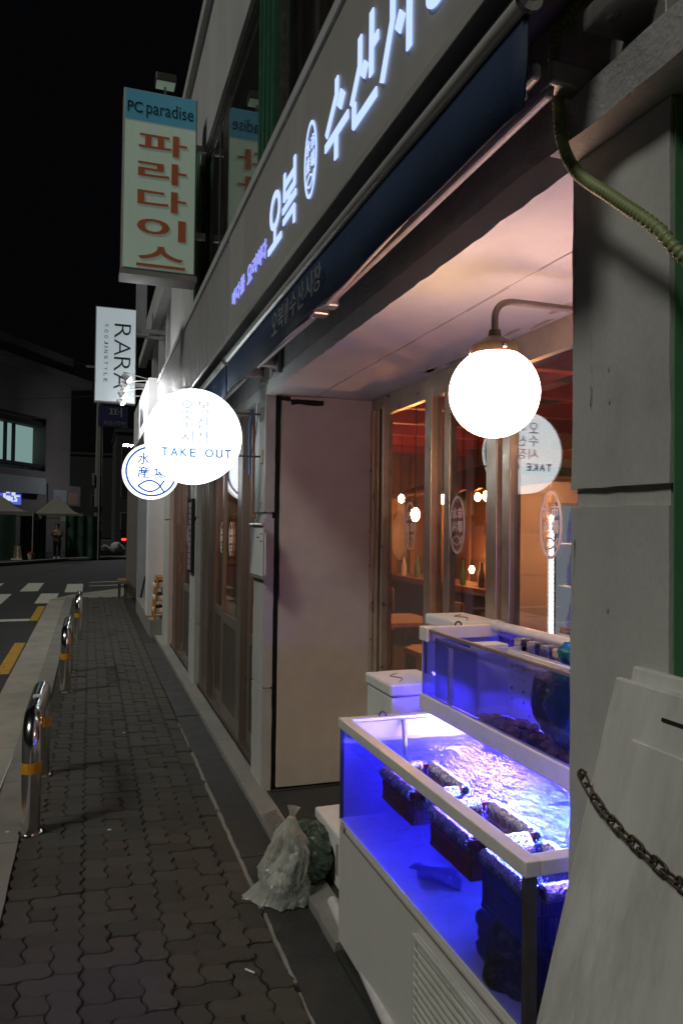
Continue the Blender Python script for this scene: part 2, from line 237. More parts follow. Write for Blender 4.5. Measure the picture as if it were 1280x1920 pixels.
# rippled tank water with froth where the pump stirs it
def water_material():
    m = bpy.data.materials.new('tank_water'); m.use_nodes = True; N = m.node_tree.nodes; Lk = m.node_tree.links; N.clear()
    tc = N.new('ShaderNodeTexCoord')
    mp = N.new('ShaderNodeMapping'); mp.inputs['Scale'].default_value = (1.5, 1.0, 1); mp.inputs['Rotation'].default_value = (0, 0, R(24)); Lk.new(tc.outputs['Object'], mp.inputs[0])
    n1 = N.new('ShaderNodeTexNoise'); n1.inputs['Scale'].default_value = 17; n1.inputs['Detail'].default_value = 4; n1.inputs['Distortion'].default_value = 1.6
    Lk.new(mp.outputs[0], n1.inputs['Vector'])
    bp = N.new('ShaderNodeBump'); bp.inputs['Strength'].default_value = 0.9; bp.inputs['Distance'].default_value = 0.035; Lk.new(n1.outputs['Fac'], bp.inputs['Height'])
    t = N.new('ShaderNodeBsdfTransparent'); t.inputs[0].default_value = (0.60, 0.66, 0.98, 1)
    g = N.new('ShaderNodeBsdfGlossy'); g.inputs['Roughness'].default_value = 0.03; Lk.new(bp.outputs[0], g.inputs['Normal'])
    fr = N.new('ShaderNodeFresnel'); fr.inputs[0].default_value = 1.45; Lk.new(bp.outputs[0], fr.inputs['Normal'])
    lw = N.new('ShaderNodeLayerWeight'); lw.inputs[0].default_value = 0.5; Lk.new(bp.outputs[0], lw.inputs['Normal'])
    pw = N.new('ShaderNodeMath'); pw.operation = 'POWER'; pw.inputs[1].default_value = 4; Lk.new(lw.outputs['Facing'], pw.inputs[0])
    mr = N.new('ShaderNodeMapRange'); mr.inputs[3].default_value = 0.10; mr.inputs[4].default_value = 0.95; Lk.new(pw.outputs[0], mr.inputs[0])
    a = N.new('ShaderNodeMixShader'); Lk.new(mr.outputs[0], a.inputs[0]); Lk.new(t.outputs[0], a.inputs[1]); Lk.new(g.outputs[0], a.inputs[2])
    # froth: noise streaks, gathered round the outlet
    n2 = N.new('ShaderNodeTexNoise'); n2.inputs['Scale'].default_value = 22; n2.inputs['Detail'].default_value = 7; n2.inputs['Roughness'].default_value = 0.65; n2.inputs['Distortion'].default_value = 2.4; Lk.new(mp.outputs[0], n2.inputs['Vector'])
    m1 = N.new('ShaderNodeMapRange'); m1.inputs[1].default_value = 0.45; m1.inputs[2].default_value = 0.66; Lk.new(n2.outputs['Fac'], m1.inputs[0])
    ds = N.new('ShaderNodeVectorMath'); ds.operation = 'DISTANCE'; Lk.new(tc.outputs['Object'], ds.inputs[0]); ds.inputs[1].default_value = (0.02, -0.38, 0)
    m2 = N.new('ShaderNodeMapRange'); m2.inputs[1].default_value = 0.75; m2.inputs[2].default_value = 0.12; m2.inputs[3].default_value = 0.0; m2.inputs[4].default_value = 0.85; Lk.new(ds.outputs['Value'], m2.inputs[0])
    ml = N.new('ShaderNodeMath'); ml.operation = 'MULTIPLY'; Lk.new(m1.outputs[0], ml.inputs[0]); Lk.new(m2.outputs[0], ml.inputs[1])
    d = N.new('ShaderNodeBsdfDiffuse'); d.inputs[0].default_value = (0.85, 0.9, 0.95, 1)
    tl = N.new('ShaderNodeBsdfTranslucent'); tl.inputs[0].default_value = (0.8, 0.88, 0.95, 1)
    ad = N.new('ShaderNodeMixShader'); ad.inputs[0].default_value = 0.4; Lk.new(d.outputs[0], ad.inputs[1]); Lk.new(tl.outputs[0], ad.inputs[2])
    b = N.new('ShaderNodeMixShader'); Lk.new(ml.outputs[0], b.inputs[0]); Lk.new(a.outputs[0], b.inputs[1]); Lk.new(ad.outputs[0], b.inputs[2])
    o = N.new('ShaderNodeOutputMaterial'); Lk.new(b.outputs[0], o.inputs[0]); return m
M['water'] = water_material()
def acrylic_material():
    m, N, Lk, P = nodes('milky_acrylic'); P.inputs['Base Color'].default_value = (0.7, 0.72, 0.8, 1); P.inputs['Roughness'].default_value = 0.35
    tl = N.new('ShaderNodeBsdfTranslucent'); tl.inputs[0].default_value = (0.72, 0.74, 0.85, 1)
    nz = N.new('ShaderNodeTexNoise'); nz.inputs['Scale'].default_value = 40; nz.inputs['Detail'].default_value = 8
    tc = N.new('ShaderNodeTexCoord'); mp = N.new('ShaderNodeMapping'); mp.inputs['Scale'].default_value = (1, 1, .4); Lk.new(tc.outputs['Object'], mp.inputs[0]); Lk.new(mp.outputs[0], nz.inputs['Vector'])
    mr = N.new('ShaderNodeMapRange'); mr.inputs[1].default_value = .35; mr.inputs[2].default_value = .7; mr.inputs[3].default_value = .45; mr.inputs[4].default_value = .8; Lk.new(nz.outputs['Fac'], mr.inputs[0])
    a = N.new('ShaderNodeMixShader'); Lk.new(mr.outputs[0], a.inputs[0]); Lk.new(P.outputs[0], a.inputs[1]); Lk.new(tl.outputs[0], a.inputs[2]); Lk.new(a.outputs[0], N['Material Output'].inputs[0]); return m
M['acrylic'] = acrylic_material()
def murk_material():
    m = bpy.data.materials.new('murky_water'); m.use_nodes = True; N = m.node_tree.nodes; N.clear()
    v = N.new('ShaderNodeVolumePrincipled'); v.inputs['Color'].default_value = (0.34, 0.31, 1, 1); v.inputs['Density'].default_value = 3.2; v.inputs['Anisotropy'].default_value = 0.1
    o = N.new('ShaderNodeOutputMaterial'); m.node_tree.links.new(v.outputs[0], o.inputs['Volume']); return m
M['murk'] = murk_material()
# white sheet drilled with small round holes
def perforated_material():
    m, N, Lk, P = nodes('perforated_sheet')
    tc = N.new('ShaderNodeTexCoord'); vo = N.new('ShaderNodeTexVoronoi'); vo.inputs['Scale'].default_value = 26; vo.inputs['Randomness'].default_value = 0.12
    Lk.new(tc.outputs['Object'], vo.inputs['Vector'])
    cp = N.new('ShaderNodeMapRange'); cp.inputs[1].default_value = 0.17; cp.inputs[2].default_value = 0.22; Lk.new(vo.outputs['Distance'], cp.inputs[0])
    mx = N.new('ShaderNodeMix'); mx.data_type = 'RGBA'; mx.inputs[6].default_value = (0.02, 0.02, 0.03, 1); mx.inputs[7].default_value = (0.72, 0.73, 0.78, 1); Lk.new(cp.outputs[0], mx.inputs[0])
    Lk.new(mx.outputs[2], P.inputs['Base Color']); P.inputs['Roughness'].default_value = 0.5
    tl = N.new('ShaderNodeBsdfTranslucent'); Lk.new(mx.outputs[2], tl.inputs[0]); a = N.new('ShaderNodeMixShader'); a.inputs[0].default_value = .55
    Lk.new(P.outputs[0], a.inputs[1]); Lk.new(tl.outputs[0], a.inputs[2]); Lk.new(a.outputs[0], N['Material Output'].inputs[0]); return m
M['perforated'] = perforated_material()

# ------------------------------------------------------------------ mesh helpers
class MB:
    def __init__(s): s.v = []; s.f = []
    def quad(s, a, b, c, d):
        n = len(s.v); s.v += [Vector(a), Vector(b), Vector(c), Vector(d)]; s.f.append((n, n+1, n+2, n+3)); return s
    def box(s, x0, x1, y0, y1, z0, z1):
        n = len(s.v)
        s.v += [Vector(p) for p in ((x0, y0, z0), (x1, y0, z0), (x1, y1, z0), (x0, y1, z0), (x0, y0, z1), (x1, y0, z1), (x1, y1, z1), (x0, y1, z1))]
        s.f += [tuple(n+i for i in q) for q in ((0, 3, 2, 1), (4, 5, 6, 7), (0, 1, 5, 4), (1, 2, 6, 5), (2, 3, 7, 6), (3, 0, 4, 7))]; return s
    def obox(s, c, ax, ay, az, hx, hy, hz):
        c = Vector(c); ax = Vector(ax).normalized()*hx; ay = Vector(ay).normalized()*hy; az = Vector(az).normalized()*hz
        n = len(s.v)
        for k in ((-1, -1, -1), (1, -1, -1), (1, 1, -1), (-1, 1, -1), (-1, -1, 1), (1, -1, 1), (1, 1, 1), (-1, 1, 1)): s.v.append(c+ax*k[0]+ay*k[1]+az*k[2])
        s.f += [tuple(n+i for i in q) for q in ((0, 3, 2, 1), (4, 5, 6, 7), (0, 1, 5, 4), (1, 2, 6, 5), (2, 3, 7, 6), (3, 0, 4, 7))]; return s
    def tube(s, pts, rad, n=10, caps=True, closed=False):
        pts = [Vector(p) for p in pts]; m = len(pts)
        rads = rad if isinstance(rad, (list, tuple)) else [rad]*m
        prev = None; rings = []
        for i, p in enumerate(pts):
            if closed: t = (pts[(i+1) % m]-pts[i-1]).normalized()
            else: t = (pts[min(i+1, m-1)]-pts[max(i-1, 0)]).normalized()
            if prev is None:
                a = Vector((0, 0, 1)) if abs(t.z) < 0.9 else Vector((1, 0, 0)); e1 = t.cross(a).normalized()
            else:
                e1 = (prev - t*prev.dot(t)).normalized()
            prev = e1; e2 = t.cross(e1)
            b = len(s.v); rings.append(b)
            for k in range(n):
                an = 2*math.pi*k/n; s.v.append(p+(e1*math.cos(an)+e2*math.sin(an))*rads[i])
        for i in range(m if closed else m-1):
            a, b = rings[i], rings[(i+1) % m]
            for k in range(n): s.f.append((a+k, a+(k+1) % n, b+(k+1) % n, b+k))
        if caps and not closed:
            s.f.append(tuple(rings[0]+k for k in reversed(range(n)))); s.f.append(tuple(rings[-1]+k for k in range(n)))
        return s
    def lathe(s, prof, c, axis=(0, 0, 1), n=24, caps=True):
        c = Vector(c); t = Vector(axis).normalized(); a = Vector((0, 0, 1)) if abs(t.z) < 0.9 else Vector((1, 0, 0))
        e1 = t.cross(a).normalized(); e2 = t.cross(e1); rings = []
        for r, h in prof:
            rings.append(len(s.v))
            for k in range(n):
                an = 2*math.pi*k/n; s.v.append(c+t*h+(e1*math.cos(an)+e2*math.sin(an))*max(r, 1e-4))
        for a, b in zip(rings, rings[1:]):
            for k in range(n): s.f.append((a+k, a+(k+1) % n, b+(k+1) % n, b+k))
        if caps: s.f.append(tuple(rings[0]+k for k in reversed(range(n)))); s.f.append(tuple(rings[-1]+k for k in range(n)))
        return s
    def ball(s, c, r, n=24, m=14, sc=(1, 1, 1)):
        c = Vector(c); rings = []
        for i in range(m+1):
            th = math.pi*i/m; rings.append(len(s.v))
            for k in range(n):
                an = 2*math.pi*k/n
                s.v.append(c+Vector((r*sc[0]*max(math.sin(th), 1e-3)*math.cos(an), r*sc[1]*max(math.sin(th), 1e-3)*math.sin(an), r*sc[2]*math.cos(th))))
        for a, b in zip(rings, rings[1:]):
            for k in range(n): s.f.append((a+k, b+k, b+(k+1) % n, a+(k+1) % n))
        return s
    def prism(s, poly, O, U, V, d):
        O, U, V = Vector(O), Vector(U), Vector(V); Nn = U.cross(V).normalized()*d; n = len(s.v); m = len(poly)
        s.v += [O+U*p[0]+V*p[1] for p in poly] + [O+U*p[0]+V*p[1]+Nn for p in poly]
        s.f.append(tuple(n+i for i in reversed(range(m)))); s.f.append(tuple(n+m+i for i in range(m)))
        for i in range(m): s.f.append((n+i, n+(i+1) % m, n+m+(i+1) % m, n+m+i))
        return s
    def rough(s, x0, x1, y0, y1, z0, z1, step=0.08, amp=0.004, fr=7.0):
        # box with gridded faces and slightly uneven surface
        idx = {}
        nx, ny, nz = (max(1, min(60, round((b-a)/step))) for a, b in ((x0, x1), (y0, y1), (z0, z1)))
        def vt(i, j, k):
            key = (i, j, k)
            if key not in idx:
                p = Vector((x0+(x1-x0)*i/nx, y0+(y1-y0)*j/ny, z0+(z1-z0)*k/nz))
                q = noise.noise_vector(p*fr)*amp + noise.noise_vector(p*fr*4.3)*amp*0.4
                idx[key] = len(s.v); s.v.append(p+q)
            return idx[key]
        for j in range(ny):
            for k in range(nz):
                s.f.append((vt(0, j, k), vt(0, j, k+1), vt(0, j+1, k+1), vt(0, j+1, k))); s.f.append((vt(nx, j, k), vt(nx, j+1, k), vt(nx, j+1, k+1), vt(nx, j, k+1)))
        for i in range(nx):
            for k in range(nz):
                s.f.append((vt(i, 0, k), vt(i+1, 0, k), vt(i+1, 0, k+1), vt(i, 0, k+1))); s.f.append((vt(i, ny, k), vt(i, ny, k+1), vt(i+1, ny, k+1), vt(i+1, ny, k)))
        for i in range(nx):
            for j in range(ny):
                s.f.append((vt(i, j, 0), vt(i, j+1, 0), vt(i+1, j+1, 0), vt(i+1, j, 0))); s.f.append((vt(i, j, nz), vt(i+1, j, nz), vt(i+1, j+1, nz), vt(i, j+1, nz)))
        return s
    def text(s, body, O, U, V, w, h, d=0.004, offset=0.0):
        # lettering fitted to a w x h box, lower-left corner at O
        c = bpy.data.curves.new('t', 'FONT'); c.body = body; c.extrude = 0.01; c.resolution_u = 4; c.offset = offset
        o = bpy.data.objects.new('t', c); COL.objects.link(o)
        me = bpy.data.meshes.new_from_object(o.evaluated_get(bpy.context.evaluated_depsgraph_get()))
        vs = [v.co.copy() for v in me.vertices]; fs = [tuple(p.vertices) for p in me.polygons]
        bpy.data.objects.remove(o); bpy.data.curves.remove(c); bpy.data.meshes.remove(me)
        a0 = min(v.x for v in vs); a1 = max(v.x for v in vs); b0 = min(v.y for v in vs); b1 = max(v.y for v in vs)
        O, U, V = Vector(O), Vector(U), Vector(V); Nn = U.cross(V).normalized(); n = len(s.v)
        for v in vs: s.v.append(O+U*((v.x-a0)/(a1-a0)*w)+V*((v.y-b0)/(b1-b0)*h)+Nn*((v.z/0.01+1)*0.5*d))
        s.f += [tuple(n+i for i in f) for f in fs]; return s
    def ring(s, O, U, V, rx, ry, w, d=0.004, n=40):
        O, U, V = Vector(O), Vector(U), Vector(V); Nn = U.cross(V).normalized()*d; b = len(s.v)
        for k in range(n):
            a = 2*math.pi*k/n; ca, sa = math.cos(a), math.sin(a)
            for e in (0, 1):
                s.v.append(O+U*(rx*ca)+V*(ry*sa)+Nn*e); s.v.append(O+U*((rx-w)*ca)+V*((ry-w)*sa)+Nn*e)
        for k in range(n):
            p, q = b+4*k, b+4*((k+1) % n)
            s.f += [(p+2, q+2, q+3, p+3), (p, p+1, q+1, q), (p, q, q+2, p+2), (p+1, p+3, q+3, q+1)]
        return s
    def stroke(s, pts, w, O, U, V, d=0.004):
        for a, b in zip(pts, pts[1:]):
            a, b = Vector(a), Vector(b); t = (b-a).normalized(); nn = Vector((-t.y, t.x))*w/2
            e = t*(w*0.18)
            s.prism([a-e-nn, b+e-nn, b+e+nn, a-e+nn], O, U, V, d)
        return s
    def build(s, name, m, parent=None, smooth=False, bevel=0.0, merge=False):
        off = Vector((0, 0, 0))
        if parent is not None:
            p = parent
            while p is not None: off += p.location; p = p.parent
        elif s.v:
            xs = [v.x for v in s.v]; ys = [v.y for v in s.v]; zs = [v.z for v in s.v]
            off = Vector(((min(xs)+max(xs))/2, (min(ys)+max(ys))/2, min(zs)))
        me = bpy.data.meshes.new(name); me.from_pydata([v-off for v in s.v], [], s.f); me.materials.append(m)
        if merge:
            bm = bmesh.new(); bm.from_mesh(me); bmesh.ops.remove_doubles(bm, verts=bm.verts, dist=1e-4); bmesh.ops.recalc_face_normals(bm, faces=bm.faces); bm.to_mesh(me); bm.free()
        if smooth:
            me.polygons.foreach_set('use_smooth', [True]*len(me.polygons))
            if smooth != 'all': me.set_sharp_from_angle(angle=R(42))
        o = bpy.data.objects.new(name, me); COL.objects.link(o)
        if parent is not None: o.parent = parent
        else: o.location = off
        if bevel:
            b = o.modifiers.new('bevel', 'BEVEL'); b.width = bevel; b.segments = 2; b.limit_method = 'ANGLE'; b.angle_limit = R(50)
        return o
def tag(o, label, cat, group=None):
    o['label'] = label; o['category'] = cat
    if group: o['group'] = group
    return o
def thing(name, label, cat, loc=(0, 0, 0), group=None):
    o = bpy.data.objects.new(name, None); o.empty_display_size = 0.1; COL.objects.link(o); o.location = loc; return tag(o, label, cat, group)
def setting(name, loc=(0, 0, 0)):
    o = bpy.data.objects.new(name, None); COL.objects.link(o); o.location = loc; o['kind'] = 'structure'; return o
def kind(o, k='structure'): o['kind'] = k; return o
def B(*a): return MB().box(*a)
def copy_tree(o, parent=None):
    c = o.copy(); COL.objects.link(c)
    if parent is not None: c.parent = parent
    for ch in list(o.children): copy_tree(ch, c)
    return c
def arc(p0, p1, p2, n=8):
    p0, p1, p2 = Vector(p0), Vector(p1), Vector(p2)
    return [p0*(1-t)**2+p1*2*t*(1-t)+p2*t*t for t in [i/n for i in range(n+1)]]
def spline(pts, n=10):
    pts = [Vector(p) for p in pts]; P = [pts[0]*2-pts[1]]+pts+[pts[-1]*2-pts[-2]]; out = []
    for i in range(1, len(P)-2):
        for k in range(n):
            t = k/n; a, b, c, d = P[i-1:i+3]
            out.append(0.5*((2*b)+(c-a)*t+(2*a-5*b+4*c-d)*t*t+(3*b-a-3*c+d)*t**3))
    out.append(pts[-1]); return out
def link_mesh(name, me, parent, loc, rz=0.0, mats=None):
    o = bpy.data.objects.new(name, me); COL.objects.link(o); o.parent = parent; o.location = loc; o.rotation_euler = (0, 0, rz); return o
def lump(c, sx, sy, sz, amp=0.2, fr=3.0, n=24, m=14, seed=0):
    mb = MB().ball((0, 0, 0), 1, n, m); c = Vector(c)
    for i, v in enumerate(mb.v):
        k = 1+amp*noise.noise(v*fr*0.5+Vector((seed, seed*1.7, 0)))+amp*0.5*noise.noise(v*fr*1.7+Vector((0, seed, 3)))
        w = v*k; mb.v[i] = c+Vector((w.x*sx, w.y*sy, w.z*sz))
    return mb

# ================================================================== GROUND, ROAD, PAVEMENT
kind(MB().quad((-300, -200, -0.16), (300, -200, -0.16), (300, 400, -0.16), (-300, 400, -0.16)).build('ground', M['asphalt']))
road = setting('road', (-5, 12, -0.09))
ZR = -0.09
MB().quad((-30, -12, ZR), (-0.78, -12, ZR), (-0.78, 70, ZR), (-30, 70, ZR)).build('asphalt', M['asphalt'], road)
MB().quad((-0.78, 18.2, ZR-.004), (30, 18.2, ZR-.004), (30, 70, ZR-.004), (-0.78, 70, ZR-.004)).build('side_street_asphalt', M['asphalt'], road)
ZM = ZR+0.004
def mark(name, x0, x1, y0, y1, m): MB().quad((x0, y0, ZM), (x1, y0, ZM), (x1, y1, ZM), (x0, y1, ZM)).build(name, m, road)
for k in range(7):
    mark('crosswalk_stripe', -1.62-k*1.05, -1.20-k*1.05, 20.2, 23.0, M['road_white'])
    mark('crosswalk_stripe', -1.08-k*1.05, -0.68-k*1.05, 17.1, 19.5, M['road_white'])
mark('crosswalk_stripe', -0.56, -0.14, 19.75, 22.5, M['road_white'])
mark('stop_line', -6.5, -0.96, 14.05, 14.38, M['road_white'])
for a, b in ((-2.5, 0.5), (3.8, 6.3), (9.15, 11.5), (14.05, 16.5)): mark('yellow_dash', -0.97, -0.83, a, b, M['road_yellow'])
MB().quad((-0.25, 19.05, ZM), (1.2, 21.0, ZM), (1.2, 21.35, ZM), (-0.25, 19.3, ZM)).build('yellow_edge_line', M['road_yellow'], road)
for dy in (0, 1.35):
    MB().quad((0.05, 21.6+dy, ZM), (1.0, 21.9+dy, ZM), (1.0, 22.1+dy, ZM), (0.0, 21.75+dy, ZM)).build('arrow_mark', M['road_white'], road)

walk = setting('sidewalk', (0.2, 8, 0))
B(-0.31, 0.95, -4, 17.4, -0.15, -0.011).build('bedding', M['joint'], walk)
A = 0.102
def tri(t): t = t % 1.0; return 4*abs(t-0.5)-1
def warp(p): return (p[0]+0.085*math.sin(2*math.pi*p[1]), p[1]+0.05*math.sin(2*math.pi*p[0]))
def paver_mesh(w, h, name):
    n = 8; base = []
    for i in range(w*n): base.append((i/n, 0))
    for i in range(h*n): base.append((w, i/n))
    for i in range(w*n): base.append((w-i/n, h))
    for i in range(h*n): base.append((0, h-i/n))
    g = 0.026
    def ins(q, e): return (q[0]+(e if q[0] == 0 else -e if q[0] == w else 0), q[1]+(e if q[1] == 0 else -e if q[1] == h else 0))
    rings = []
    for e, z in ((g, -0.045), (g, -0.0045), (g+0.045, 0.0)):
        ring = []
        for q in base:
            x, y = warp(q)
            # pull the outline towards the piece for the joint
            s = ins(q, e); ring.append(((x+s[0]-q[0])*A, (y+s[1]-q[1])*A, z))
        rings.append(ring)
    m = len(base); v = [p for r in rings for p in r]; f = []
    for a in range(2):
        for k in range(m): f.append((a*m+k, a*m+(k+1) % m, (a+1)*m+(k+1) % m, (a+1)*m+k))
    f.append(tuple(2*m+k for k in range(m)))
    me = bpy.data.meshes.new(name); me.from_pydata(v, [], f); return me
pm = {'H': paver_mesh(2, 1, 'paver_h'), 'V': paver_mesh(1, 2, 'paver_v'), 'C': paver_mesh(1, 1, 'paver_c')}
for k, me in pm.items(): me.materials.append(M['paver_red' if k == 'C' else 'paver'])
lay = (('H', 0, 0), ('V', 2, 0), ('H', 1, 2), ('V', 0, 1), ('C', 1, 1))
rest = MB(); restc = MB(); cnt = 0; rng = random.Random(3)
for j in range(-10, 56):
    for i in range(4):
        for k, a, b in (lay if i < 3 else (('C', 0, 0), ('V', 0, 1))):
            x = -0.305+(i*3+a)*A; y = 0.72+(j*3+b)*A; dz = rng.uniform(-0.004, 0.002)-(0.006 if rng.random() < .06 else 0); rz = rng.uniform(-0.022, 0.022)
            if 1.6 < y and cnt < 300 and j >= 3:
                o = link_mesh('paver', pm[k], walk, (x-0.2, y-8, dz), rz); cnt += 1
            elif y < 17.3:
                t = restc if k == 'C' else rest; n = len(t.v)
                t.v += [Vector((v.co.x+x, v.co.y+y, v.co.z+dz)) for v in pm[k].vertices]; t.f += [tuple(n+q for q in p.vertices) for p in pm[k].polygons]
kind(rest.build('distant_paving', M['paver'], walk), 'stuff'); kind(restc.build('distant_paving', M['paver_red'], walk), 'stuff')
# concrete strips between paving and shopfronts
for k in range(14):
    y0 = -2.0+k*1.4
    MB().rough(0.72, 0.905, y0+.004, y0+1.396, -0.05, 0.0+rng.uniform(-.003, .003), 0.12, 0.003).build('strip_slab', M['darkstrip'], walk)
for ya, yb, wd in ((1.2, 2.5, .004), (2.56, 3.05, .006), (3.1, 4.2, .009), (4.24, 5.35, .010), (5.5, 6.2, .005)): MB().rough(0.712-wd, 0.712+wd, ya, yb, -0.03, 0.002, 0.03, 0.006, 14).build('mortar_line', M['concrete'], walk)
MB().prism([(-0.80, 17.4), (0.95, 17.4), (1.0, 20.4), (-0.1, 18.95), (-0.36, 18.55), (-0.6, 17.9)], (0, 0, -0.12), (1, 0, 0), (0, 1, 0), 0.085).build('corner_ramp', M['gutter'], walk)
sill = setting('shop_sill', (1.0, 6, 0))
for k in range(9):
    y0 = 2.7+k*0.93
    MB().rough(0.905, 1.02, y0+.003, y0+.927, -0.06, 0.035, 0.08, 0.004, 8).build('sill_slab', M['concrete'], sill)
B(1.02, 1.9, -2, 2.7, -0.06, 0.008).build('bay_floor', M['darkstrip'], sill); B(1.02, 1.9, 2.7, 11.2, -0.06, 0.012).build('bay_floor', M['darkstrip'], sill)
B(0.905, 1.02, -2, 2.697, -0.06, 0.006).build('sill_slab', M['darkstrip'], sill)
kerb = setting('kerb', (-0.5, 8, 0))
for k in range(22):
    y0 = -3.5+k*0.95
    if y0 < 17: MB().rough(-0.47, -0.312, y0+.004, y0+.946, -0.2, 0.004, 0.08, 0.003, 8).build('kerb_stone', M['concrete'], kerb)
    if y0 < 16.9: MB().rough(-0.79, -0.475, y0+.003, y0+.947, -0.2, -0.045, 0.1, 0.003, 6).build('gutter_slab', M['gutter'], kerb)
tag(MB().tube([onz(460, 1817, .006), onz(477, 1824, .006)], 0.0035, 8).build('cigarette_butt', M['paper']), 'white cigarette butt lying on the pavers beside the mortar line', 'cigarette')
for (px, py) in ((205, 1556), (232, 1374), (85, 1366), (14, 1560)):
    p = onz(px, py, 0.004)
    tag(MB().prism([(-.010, -.004), (.008, -.010), (.011, .006), (-.004, .008)], (p.x, p.y, 0.004), (1, 0, 0), (0, 1, 0), 0.003).build('litter_scrap', M['paper']), 'tiny pale scrap of paper lying on the dark paving', 'litter', 'scraps of litter on the paving')
cp = onz(20, 1440, -0.02)
tag(MB().tube([onz(40, 1395, -.03), onz(22, 1425, -.035), onz(0, 1480, -.035), (-0.62, 3.6, -.035)], 0.006, 6).build('loose_string', M['paper'], None, True), 'thin white cord lying along the gutter beside the nearest bollard', 'cord')

# ================================================================== MAIN SHOP BUILDING
FX = 1.0; YP = 4.41; ZS = 2.406; WX = 1.68
bld = thing('shop_building', 'grey plastered seafood restaurant building with recessed window bay and glazed doors', 'building', (2.5, 5, 0))
def bp(mb, name, m, parent=bld, **k): return mb.build(name, M[m], parent, **k)
# pilasters (with the recessed groove at 1.66 m)
def pilaster(y0, y1, x1=1.7):
    bp(MB().rough(FX, x1, y0, y1, 0.0, 0.62, 0.035, 0.0028, 9), 'pilaster', 'plaster', smooth=True)
    bp(MB().rough(FX, x1, y0, y1, 0.632, 1.650, 0.035, 0.0028, 9), 'pilaster', 'plaster', smooth=True)
    bp(MB().rough(FX, x1, y0, y1, 1.690, ZS, 0.035, 0.0028, 9), 'pilaster', 'plaster', smooth=True)
    bp(MB().rough(FX+.011, x1-.01, y0+.008, y1-.008, 0.6, 1.7, .05, .001), 'pilaster_groove', 'plaster')
pilaster(1.10, 1.392)
def crack(pts, w=.0022):
    P = []
    for a, b in zip(pts, pts[1:]):
        n = max(2, int(abs(b[1]-a[1])/.02))
        for i in range(n):
            t = i/n; P.append((a[0]+(b[0]-a[0])*t+random.uniform(-.002, .002), a[1]+(b[1]-a[1])*t))
    mb = MB()
    for i in range(len(P)-1):
        ww = w*random.uniform(.2, 1)
        if random.random() < .72:
            (ya, za), (yb, zb) = P[i], P[i+1]; X = FX-.0034
            mb.quad((X, ya-ww/2, za), (X, ya+ww/2, za), (X, yb+ww/2, zb), (X, yb-ww/2, zb))
    return bp(mb, 'crack', 'black')
crack([(1.325, 2.02), (1.322, 1.93), (1.325, 1.84)]); crack([(1.383, 2.36), (1.377, 2.2), (1.382, 2.05)]); crack([(1.375, 1.60), (1.38, 1.40)])
for y, z in ((1.268, 1.93), (1.266, 1.865), (1.268, 1.44)): bp(MB().ball((FX-.001, y, z), .0042, 8, 6, (.5, .8, 1.5)), 'pit', 'dark_lintel')
bp(B(1.006, 1.255, 1.0935, 1.0965, 1.0, 2.40), 'light_tinted_return', 'green_paint_and_light')  # green light from next door, put into the colour of a thin skin
pilaster(4.425, 4.72, 1.06)
pilaster(7.48, 7.92, 1.06); pilaster(10.1, 10.9, 1.06)
# bay side wall, its dark expansion gap and soffit
bp(MB().rough(1.095, 1.70, YP+.004, YP+.32, 0.03, ZS-.002, 0.1, 0.003), 'bay_side_wall', 'bay_wall', smooth=True)
bp(B(1.062, 1.093, YP+.03, YP+.25, 0.0, ZS-.03), 'expansion_gap', 'black')
bp(MB().rough(1.15, 1.36, YP-.004, YP+.05, ZS-.055, ZS-.025, 0.02, 0.010, 18), 'broken_plaster', 'black')
bp(MB().rough(1.075, 1.15, YP-.004, YP+.05, ZS-.035, ZS-.012, 0.02, 0.006, 18), 'broken_plaster', 'black')
bp(B(1.06, 1.70, YP-.02, YP+.0, -0.02, 0.02), 'skirting', 'darkstrip')
bp(MB().rough(FX+.06, 1.30, 1.2, 4.72, ZS, ZS+.10, 0.12, 0.002), 'soffit_panel', 'soffit')
bp(MB().rough(1.305, 1.72, 1.2, 4.72, ZS+.001, ZS+.10, 0.12, 0.003), 'soffit_panel', 'soffit')
rs_ = random.Random(4)
for k in range(16):
    cx, cy = rs_.uniform(1.60, 1.665), rs_.uniform(2.0, 3.6); n = 13; rx, ry = rs_.uniform(.008, .03), rs_.uniform(.03, .14)
    pl = [(math.cos(2*math.pi*i/n)*rx*rs_.uniform(.5, 1.1), math.sin(2*math.pi*i/n)*ry*rs_.uniform(.5, 1.1)) for i in range(n)]
    bp(MB().prism(pl, (cx, cy, ZS-.004), (1, 0, 0), (0, 1, 0), .003), 'peeled_paint', ('bay_wall', 'cream', 'soffit')[k % 3])
for (xa, ya, yb) in ((1.303, 1.5, 4.2),):
    y = ya
    while y < yb:
        mb = MB(); l = rs_.uniform(.15, .6); w_ = rs_.uniform(.0006, .0016); o_ = rs_.uniform(-.002, .002)
        mb.quad((xa+o_-w_, y, ZS-.0035), (xa+o_+w_, y, ZS-.0035), (xa+o_+w_, y+l, ZS-.0035), (xa+o_-w_, y+l, ZS-.0035)); y += l+rs_.uniform(0, .2)
        bp(mb, 'paint_crack', 'black')
bp(MB().rough(FX-.002, FX+.056, 1.39, 4.43, ZS-.008, ZS+.07, 0.03, 0.0045, 14), 'soffit_lip', 'soffit', smooth=True)
bp(MB().rough(FX+.004, FX+.25, 0.0, 11.2, ZS+.062, 2.92, 0.12, 0.003), 'lintel', 'dark_lintel')
bp(MB().rough(FX+.002, FX+.25, 4.44, 11.2, ZS+.0, ZS+.061, 0.1, 0.004), 'door_head', 'plaster')
